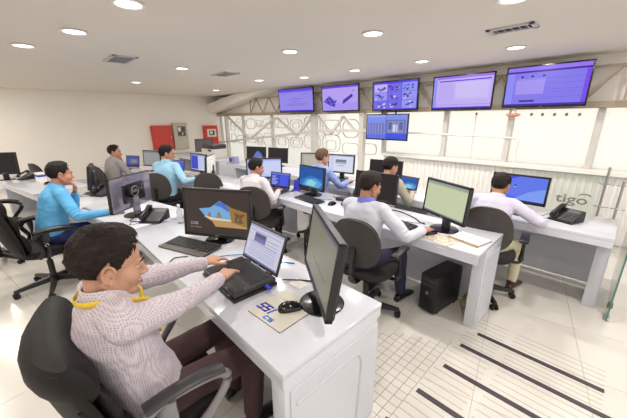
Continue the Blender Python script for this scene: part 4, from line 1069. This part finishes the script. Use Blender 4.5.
    for (S, E, Wp, sg) in arms:
        cap(b, spine(.47) + Vector((sg * .03, 0, 0)), S + Vector((-sg * .01, 0, .002)), .066 * sc, .066 * sc)
        cap(b, S, E, .0635 * sc, .05 * sc)
        fd = (Wp - E).normalized(); cap(b, E, Wp - fd * .03, .05 * sc, .036 * sc)
        cap(b, Wp - fd * .05, Wp - fd * .018, .038 * sc, .037 * sc)
        for k in range(3):           # sleeve folds near the elbow
            u = .72 + k * .13; q = S.lerp(E, u) if u < 1 else E.lerp(Wp, u - 1)
            b.ell(q + Vector((sg * .012, -.006, .004 * k)), (.05 * sc, .05 * sc, .016), (E - S).to_track_quat('Z', 'Y').to_matrix())
    me = voxel_mesh(b, vox * 1.15, 3)
    # cloth folds: displaced along normals with a stretched noise
    displace(me, lambda p: noise.noise(Vector((p[0] * 9, p[1] * 7, p[2] * 13))) * .0075 + noise.noise(Vector((p[0] * 22 + 5, p[1] * 15, p[2] * 30))) * .003)
    so = link_mesh('shirt', me, shirt, t, True, 180)
    # collar: a folded band round the neck
    cm = collar or shirt; b = B(); n = 26; rings = []
    cn = spine(.505); ax = (H(0, -.02, -.05) - cn).normalized(); fw = (Vector((0, 1, 0)) - ax * ax.y).normalized(); rt_ = fw.cross(ax)
    for (h_, r_) in ((-.012, .080), (.012, .074), (.036, .066), (.04, .070), (.02, .081), (-.016, .090)):
        ring = []
        for i in range(n):
            a = 2 * math.pi * i / n; f = math.sin(a); drop = -.026 * max(0, f) ** 2
            ring.append(cn + rt_ * math.cos(a) * r_ * sc + fw * (f * r_ * .95 + .006) * sc + ax * (h_ + drop))
        rings.append(ring)
    b.loft(rings, cap=False).build('collar', cm, t)
    if lanyard:
        b = B(); lp = []
        for a in (200, 235, 270, 305, 340): lp.append(cn + rt_ * math.cos(R(a)) * .089 * sc + fw * math.sin(R(a)) * .086 * sc + ax * (.004))
        def chest(u, x): return spine(u) + Vector((x, 0, 0)) + (Vector((0, 1, 0)) - sdir(u) * sdir(u).y).normalized() * (.136 * math.sqrt(max(.05, 1 - (x / .19) ** 2)) * sc)
        pts = [chest(.30, -.02), chest(.38, -.05), chest(.44, -.075) + sdir(.4) * .01] + [p for p in lp] + [chest(.44, .075) + sdir(.4) * .01, chest(.38, .05), chest(.30, .02), chest(.22, .0)]
        b.tube(pts, [(.010, .003), (.006, .006), (.0025, .0115), (.0025, .0115), (.006, .006), (.010, .003)], 8, 4)
        b.build('lanyard', lanyard, t)
    # ---- trousers
    b = B()
    b.ell(Vector((0, -.01, hipz - .0)), (.178 * g, .14 * g, .10), None, 20, 12)
    for (hp, K, A, sg) in legs:
        cap(b, hp, K, .088 * sc, .066 * sc); cap(b, K, A + Vector((0, 0, .02)), .066 * sc, .052 * sc)
    me = voxel_mesh(b, vox * 1.3, 3)
    displace(me, lambda p: noise.noise(Vector((p[0] * 14, p[1] * 10, p[2] * 12))) * .005)
    link_mesh('trousers', me, trousers, t, True, 180)
    # belt
    # ---- shoes
    shm = mat('shoe_%02x%02x%02x' % shoes, shoes, .35)
    for (hp, K, A, sg) in legs:
        b = B(); fx = A.x; y0 = A.y - .07; rings = []
        for (y, hw, hz) in ((0, .028, .05), (.03, .036, .075), (.08, .038, .078), (.14, .04, .058), (.2, .045, .045), (.25, .038, .034), (.275, .02, .02)):
            rings.append([Vector((fx + sg * y * .12 + hw * math.cos(a), y0 + y, .004 + hz * (.5 + .5 * math.sin(a)))) for a in [2 * math.pi * i / 16 for i in range(16)]])
        b.loft(rings); cap(b, A + Vector((0, 0, -.02)), A + Vector((0, 0, .02)), .04, .042)
        b.build('shoe', shm, t)
    # ---- hair: cap that dips under the skin at the hairline
    b = bmesh.new(); nu, nv = 64, 36; grid = []
    def hairline(az):      # az 0 = front, elevation limit of hair in radians
        f = abs(az)
        pts = [(0, R(44 + bald)), (.55, R(36 + bald * .8)), (.85, R(18)), (1.12, R(2)), (1.25, R(-20)), (1.42, R(-24)), (1.58, R(2)), (1.74, R(-16)), (1.95, R(-50)), (3.15, R(-58))]
        for (a0, e0), (a1, e1) in zip(pts, pts[1:]):
            if f <= a1: return e0 + (e1 - e0) * (f - a0) / (a1 - a0)
        return pts[-1][1]
    for i in range(nu):
        az = -math.pi + 2 * math.pi * i / nu; lo = hairline(az); rowv = []
        for j in range(nv + 1):
            f = j / nv; el = lo + (R(90) - lo) * f
            d = Vector((math.sin(az) * math.cos(el), math.cos(az) * math.cos(el), math.sin(el)))
            base = Vector((d.x * .0755, d.y * .0945 - .012, d.z * .0845 + .03))
            tt = min(1, max(0, (el - R(-5)) / R(60))); tt = tt * tt * (3 - 2 * tt)
            th = .002 + .005 * min(1, f * 6) + (.008 + .005 * max(0, math.cos(az))) * tt * min(1, f * 3)
            sw = noise.noise(Vector((d.x * 3.2 + d.z * 2, d.y * 1.6, d.z * 3.2)) * 2.2) * .006 + noise.noise(Vector((d.x * 26, d.y * 6, d.z * 12))) * .0035 + noise.noise(Vector((d.x * 60, d.y * 14, d.z * 30))) * .0018
            r_ = th + sw * min(1, f * 4) - (.006 if j == 0 else 0)
            nrm_ = Vector((d.x / .0755, d.y / .0945, d.z / .0845)).normalized()
            rowv.append(b.verts.new(Mh @ (base + nrm_ * r_)))
        grid.append(rowv)
    for i in range(nu):
        a_, c_ = grid[i], grid[(i + 1) % nu]
        for j in range(nv): b.faces.new((a_[j], c_[j], c_[j + 1], a_[j + 1]))
    bmesh.ops.remove_doubles(b, verts=b.verts, dist=1e-5); bmesh.ops.recalc_face_normals(b, faces=b.faces)
    # tapered locks that break up the outline
    rl = random.Random(int(abs(loc[0]) * 100)); M3n = Mh.to_3x3()
    for k in range(900 if fine else 160):
        az = rl.uniform(-math.pi, math.pi); lo = hairline(az); f = rl.random() ** .8; el = lo + (R(86) - lo) * (.02 + .98 * f)
        d = Vector((math.sin(az) * math.cos(el), math.cos(az) * math.cos(el), math.sin(el)))
        nn = Vector((d.x / .0755, d.y / .0945, d.z / .0845)).normalized()
        tt = min(1, max(0, (el - R(-5)) / R(60)))
        p0 = Vector((d.x * .0755, d.y * .0945 - .012, d.z * .0845 + .03)) + nn * (.003 + (.007 + .004 * max(0, math.cos(az))) * tt)
        fl = Vector((.55 * rl.uniform(-.4, 1), .9 - .5 * rl.random(), .1)) * tt + Vector((0, -.35, -1)) * (1 - tt)
        fl = (fl - nn * fl.dot(nn)).normalized(); sd_ = nn.cross(fl)
        L = rl.uniform(.018, .034) * (.6 + .5 * tt) * (.55 if f < .12 else 1); r0 = rl.uniform(.0022, .0042) if fine else rl.uniform(.004, .006)
        prev = None
        for j, (u, kk, hh) in enumerate(((0, 1, 0), (.5, .85, .0035), (1, .12, .001))):
            c = p0 + fl * L * u + nn * (hh + .0015) * (.4 + .8 * tt) - nn * (L * u) ** 2 * 5
            ring = [b.verts.new(Mh @ (c + sd_ * r0 * kk * 1.5)), b.verts.new(Mh @ (c + nn * r0 * kk * .9)), b.verts.new(Mh @ (c - sd_ * r0 * kk * 1.5))]
            if prev:
                for q in range(2): b.faces.new((prev[q], prev[q + 1], ring[q + 1], ring[q]))
            prev = ring
    me = bpy.data.meshes.new('hair'); b.to_mesh(me); b.free()
    link_mesh('hair', me, hr, t, True, 180)
    # ---- face details
    for s in (-1, 1):
        ey = B().ell(H(s * .031, .0695, .0), (.0125, .0125, .0075), M3, 14, 10).build('eye', mat('eye_white', (222, 214, 206), .25), t)
        B().ell(H(s * .032, .0802, -.002), (.005, .0025, .005), M3, 12, 8).build('iris', mat('iris_brown', (44, 28, 20), .2), ey)
        B().tube([H(s * .014, .092, .019), H(s * .03, .0905, .0245), H(s * .05, .076, .019)], [(.003, .0045), (.003, .004), (.002, .002)], 8, 4).build('eyebrow', hr, t)
    B().ell(H(0, .0955, -.0635), (.021, .006, .0018), M3).build('mouth_line', mat('lip_line', (130, 70, 62), .5), t)
    for s in (-1, 1):     # inner ear fold
        B().ell(H(s * .0795, -.001, -.014), (.003, .007, .010), M3 @ Matrix.Rotation(R(-12), 3, 'X')).build('ear_fold', mat('ear_hollow', (158, 106, 86), .6), t)
    if wristband:
        S, E, Wp, sg = arms[0]; fd = (Wp - E).normalized()
        B().cyl(Wp - fd * .016, Wp - fd * .002, .031, n=18).build('wristband', wristband, t)
    return t

# ---- shirts and trousers
S_CHECK = checked_shirt('shirt_fine_check', (206, 196, 202), (164, 152, 168), 120)
S_BLUE = mat('shirt_bright_blue', (92, 168, 216), .85, var=.05, vscale=6, bump=.3, bscale=12)
S_GREY = mat('shirt_grey', (152, 146, 146), .85, var=.05, vscale=6, bump=.3, bscale=12)
S_LBLUE = mat('shirt_light_blue', (150, 196, 222), .85, var=.05, vscale=6, bump=.3, bscale=12)
S_WHITE = mat('shirt_white', (202, 197, 202), .85, var=.03, vscale=6, bump=.3, bscale=12)
S_STRIPE = mat('shirt_pale_stripe', (198, 201, 213), .85, var=.03, vscale=6, bump=.3, bscale=12)
S_LILAC = mat('shirt_pale_lilac', (200, 195, 214), .85, var=.03, vscale=6, bump=.3, bscale=12)
S_DENIM = mat('shirt_mid_blue', (136, 154, 210), .85, var=.06, vscale=6, bump=.3, bscale=12)
S_OLIVE = mat('shirt_olive_grey', (170, 164, 150), .85, var=.05, vscale=6, bump=.3, bscale=12)
T_BROWN = mat('trousers_brown', (74, 52, 54), .9, var=.08, vscale=12, bump=.3, bscale=20)
T_NAVY = mat('trousers_navy', (40, 40, 62), .9, var=.08, vscale=12, bump=.3, bscale=20)
T_BLACK = mat('trousers_black', (34, 30, 34), .9, var=.08, vscale=12, bump=.3, bscale=20)
T_JEANS = mat('trousers_jeans', (40, 50, 104), .9, var=.15, vscale=16, bump=.3, bscale=20)
T_KHAKI = mat('trousers_khaki', (206, 196, 166), .9, var=.05, vscale=12, bump=.3, bscale=20)
YEL = mat('lanyard_yellow', (226, 190, 50), .6, var=.1, vscale=60)
BLUC = mat('lanyard_blue', (110, 110, 206), .6)

exec_chair((-1.30, .22, 0), R(0), 'black padded chair with silver arms under the man with the yellow lanyard', SILVER, .78, R(13), .30)
person((-1.26, .20, 0), R(4), 'man in finely checked shirt with yellow lanyard typing on a laptop', S_CHECK, T_BROWN, skin=(192, 146, 121), hairc=(36, 26, 23), lean=R(-20), lean2=R(2), seat=.47, neck_h=.050, bald=12, head_pitch=R(15), head_yaw=R(-8), head_s=1.14,
       rh=(-1.385, .685, .862), lh=(-1.60, .705, .858), r_pole=(.55, -.25, -.9), l_pole=(-.6, -.3, -.9), vox=.0038, fine=True, lanyard=YEL, feet=((.12, .44), (-.13, .48)), sc=1.03, curl=.30)

exec_chair((-3.92, -.02, 0), R(8), 'black padded chair under the man in bright blue', BLACKP, .9)
person((-3.94, .06, 0), R(6), 'man in bright blue shirt resting his chin on his hand', S_BLUE, T_JEANS, skin=(186, 130, 102), hairc=(26, 22, 22), lean=R(16), head_pitch=R(8), sc=.98,
       rh=(-3.58, .52, .775), lh='chin', r_pole=(.5, -.5, -.9), l_pole=(-.2, .3, -1), l_up=(0, 1, .1), vox=.007, wristband=mat('band_green', (50, 160, 90), .5))
exec_chair((-5.15, -.45, 0), R(-20), 'empty black chair with looped arms at the left edge', BLACKP, .9)

operator_chair((-1.36, 1.95, 0), R(10), 'oval back chair of the man in the pale shirt')
person((-1.42, 1.90, 0), R(4), 'man in pale shirt and blue collar using a mouse', S_STRIPE, T_NAVY, skin=(176, 126, 100), sc=.96, seat=.455, hairc=(44, 34, 30), lean=R(12), head_pitch=R(16), head_yaw=R(-22),
       rh=(-1.02, 2.24, .79), lh=(-1.52, 2.24, .79), r_pole=(.8, -.4, -.6), vox=.007, lanyard=None, collar=BLUC, feet=((.22, .42), (-.08, .40)), girth=1.08)

operator_chair((-3.0, 1.98, 0), R(36), 'oval back chair of the man in white')
person((-3.13, 1.90, 0), R(16), 'man in white shirt at the blue page laptop', S_WHITE, T_BLACK, skin=(180, 130, 104), sc=.92, seat=.455, lean=R(18), head_pitch=R(14), head_yaw=R(-30),
       rh=(-3.0, 2.27, .79), lh=(-3.28, 2.24, .79), vox=.009)

operator_chair((-4.82, 1.46, 0), R(48), 'oval back chair of the man in light blue', arms=False)
person((-4.80, 1.48, 0), R(30), 'man in light blue shirt in the second row', S_LBLUE, T_BLACK, skin=(180, 130, 104), hairc=(24, 20, 20), lean=R(10), head_pitch=R(10), head_yaw=R(-45), rh=(-4.5, 1.92, .80), lh=(-4.95, 1.80, .80), vox=.010)
pq = at_z(205, 184, .78)
operator_chair((pq.x - .12, pq.y + .16, 0), R(52), 'empty oval back chair right of the man in light blue', arms=False)

operator_chair((-6.20, 1.05, 0), R(20), 'chair of the man in grey by the wall')
person((-6.20, 1.06, 0), R(14), 'man in grey shirt with hand at his face by the wall', S_GREY, T_BLACK, sc=.94, skin=(180, 130, 104), lean=R(10), head_pitch=R(4), head_yaw=R(-40), rh='chin', lh=(-6.5, 1.45, .8), r_pole=(.4, .2, -1), r_up=(0, 1, .1), vox=.010)

operator_chair((-.74, 3.0, 0), R(8), 'oval back chair of the man at the right hand desk')
person((-.77, 3.02, 0), R(-2), 'man in pale lilac shirt and khaki trousers at the right hand desk', S_LILAC, T_KHAKI, skin=(176, 126, 100), hairc=(36, 28, 26), lean=R(22), head_pitch=R(14), head_yaw=R(-6), seat=.44,
       rh=(-.46, 3.34, .79), lh=(-.85, 3.34, .79), r_pole=(.9, -.3, -.4), vox=.008, sc=.90, feet=((.22, .30), (-.12, .34)), shoes=(70, 40, 36))

operator_chair((-2.95, 2.93, 0), R(0), 'chair of the man in mid blue in the rear row', arms=False, hb=-.04)
person((-2.95, 2.92, 0), R(-4), 'man in mid blue shirt in the rear row', S_DENIM, T_BLACK, skin=(196, 146, 120), hairc=(96, 72, 54), lean=R(8), head_pitch=R(8), head_yaw=R(-10), rh=(-2.72, 3.34, .80), lh=(-3.1, 3.32, .80), vox=.010, sc=.95)
operator_chair((-1.99, 3.0, 0), R(0), 'chair of the man in olive', arms=False, hb=-.04)
person((-1.93, 3.02, 0), R(-6), 'man in olive grey shirt in the rear row', S_OLIVE, T_BLACK, skin=(180, 130, 104), lean=R(10), head_pitch=R(14), head_yaw=R(-12), rh=(-1.72, 3.36, .79), lh=(-2.08, 3.36, .79), vox=.010, sc=.93, seat=.455)
pq = at_z(36, 169, .84)
operator_chair((pq.x, pq.y + .2, 0), R(20), 'dark chair whose top shows behind the far left telephone', arms=True)

# ================================================================== GLASS BALUSTRADE AND DOOR AT THE RIGHT
GL = glass('clear_glass', (250, 252, 250), .10)
GEDGE = mat('glass_edge_green', (70, 130, 120), .2)
gb = thing('glass_balustrade', 'glass balustrade panel with grey frosted lettering behind the right desk', 'glass panel', (-.45, 4.95, 0))
pn = B().box(-.6, .36, -.006, .006, .06, .99, .002, 1).build('pane', GL, gb, False)
B().box(-.6, .36, -.007, .007, .99, .995).build('edge', GEDGE, pn, False)
for x in (.37, .52):
    B().cyl((x, .02, 0), (x, .02, 1.1 if x < .4 else .95), .014, n=12).build('post', STEEL, gb)
    for z in (.9, .62): B().cyl((x - .06, .0, z), (x + .08, .0, z), .008, n=10).build('clamp', STEEL, gb)
LET = mat('frosted_letter_grey', (124, 121, 118), .6)
c0, c1 = at_y(554, 198, 4.94), at_y(590, 200, 4.94)
wlet = c1.x - c0.x
tme = text('lettering', 'tigo', wlet * .54, LET, gb, Matrix.Translation(((c0.x + c1.x) / 2 + .45, -.0085, (c0.z + c1.z) / 2 - .005)) @ UPRIGHT @ Matrix.Diagonal((1.12, .85, 1, 1)), extrude=.001, bold=.003)
ar = [( (c1.x + .45) - .055 + .06 * math.cos(a), -.0085, (c0.z + c1.z) / 2 + .045 + .035 * math.sin(a)) for a in [R(20 + i * 14) for i in range(11)]]
B().tube(ar, .008, 6, 0).build('lettering_arc', LET, gb)

gd = thing('glass_door', 'frameless glass door leaf at the right edge', 'glass door', (.18, 3.28, 0))
gp = B().box(-.005, .005, 0, .95, .012, 2.3, .001, 1).build('pane', GL, gd, False)
B().box(-.006, .006, -.002, 0, .012, 2.3).build('edge', GEDGE, gp, False)
B().box(-.018, .018, .06, .10, .10, .15, .004, 1).build('fitting', mat('fitting_brown', (130, 110, 92), .4, metal=.5), gd, False)
B().box(-.02, .02, .02, .14, 0, .014, .003, 1).build('floor_pivot', STEEL, gd, False)
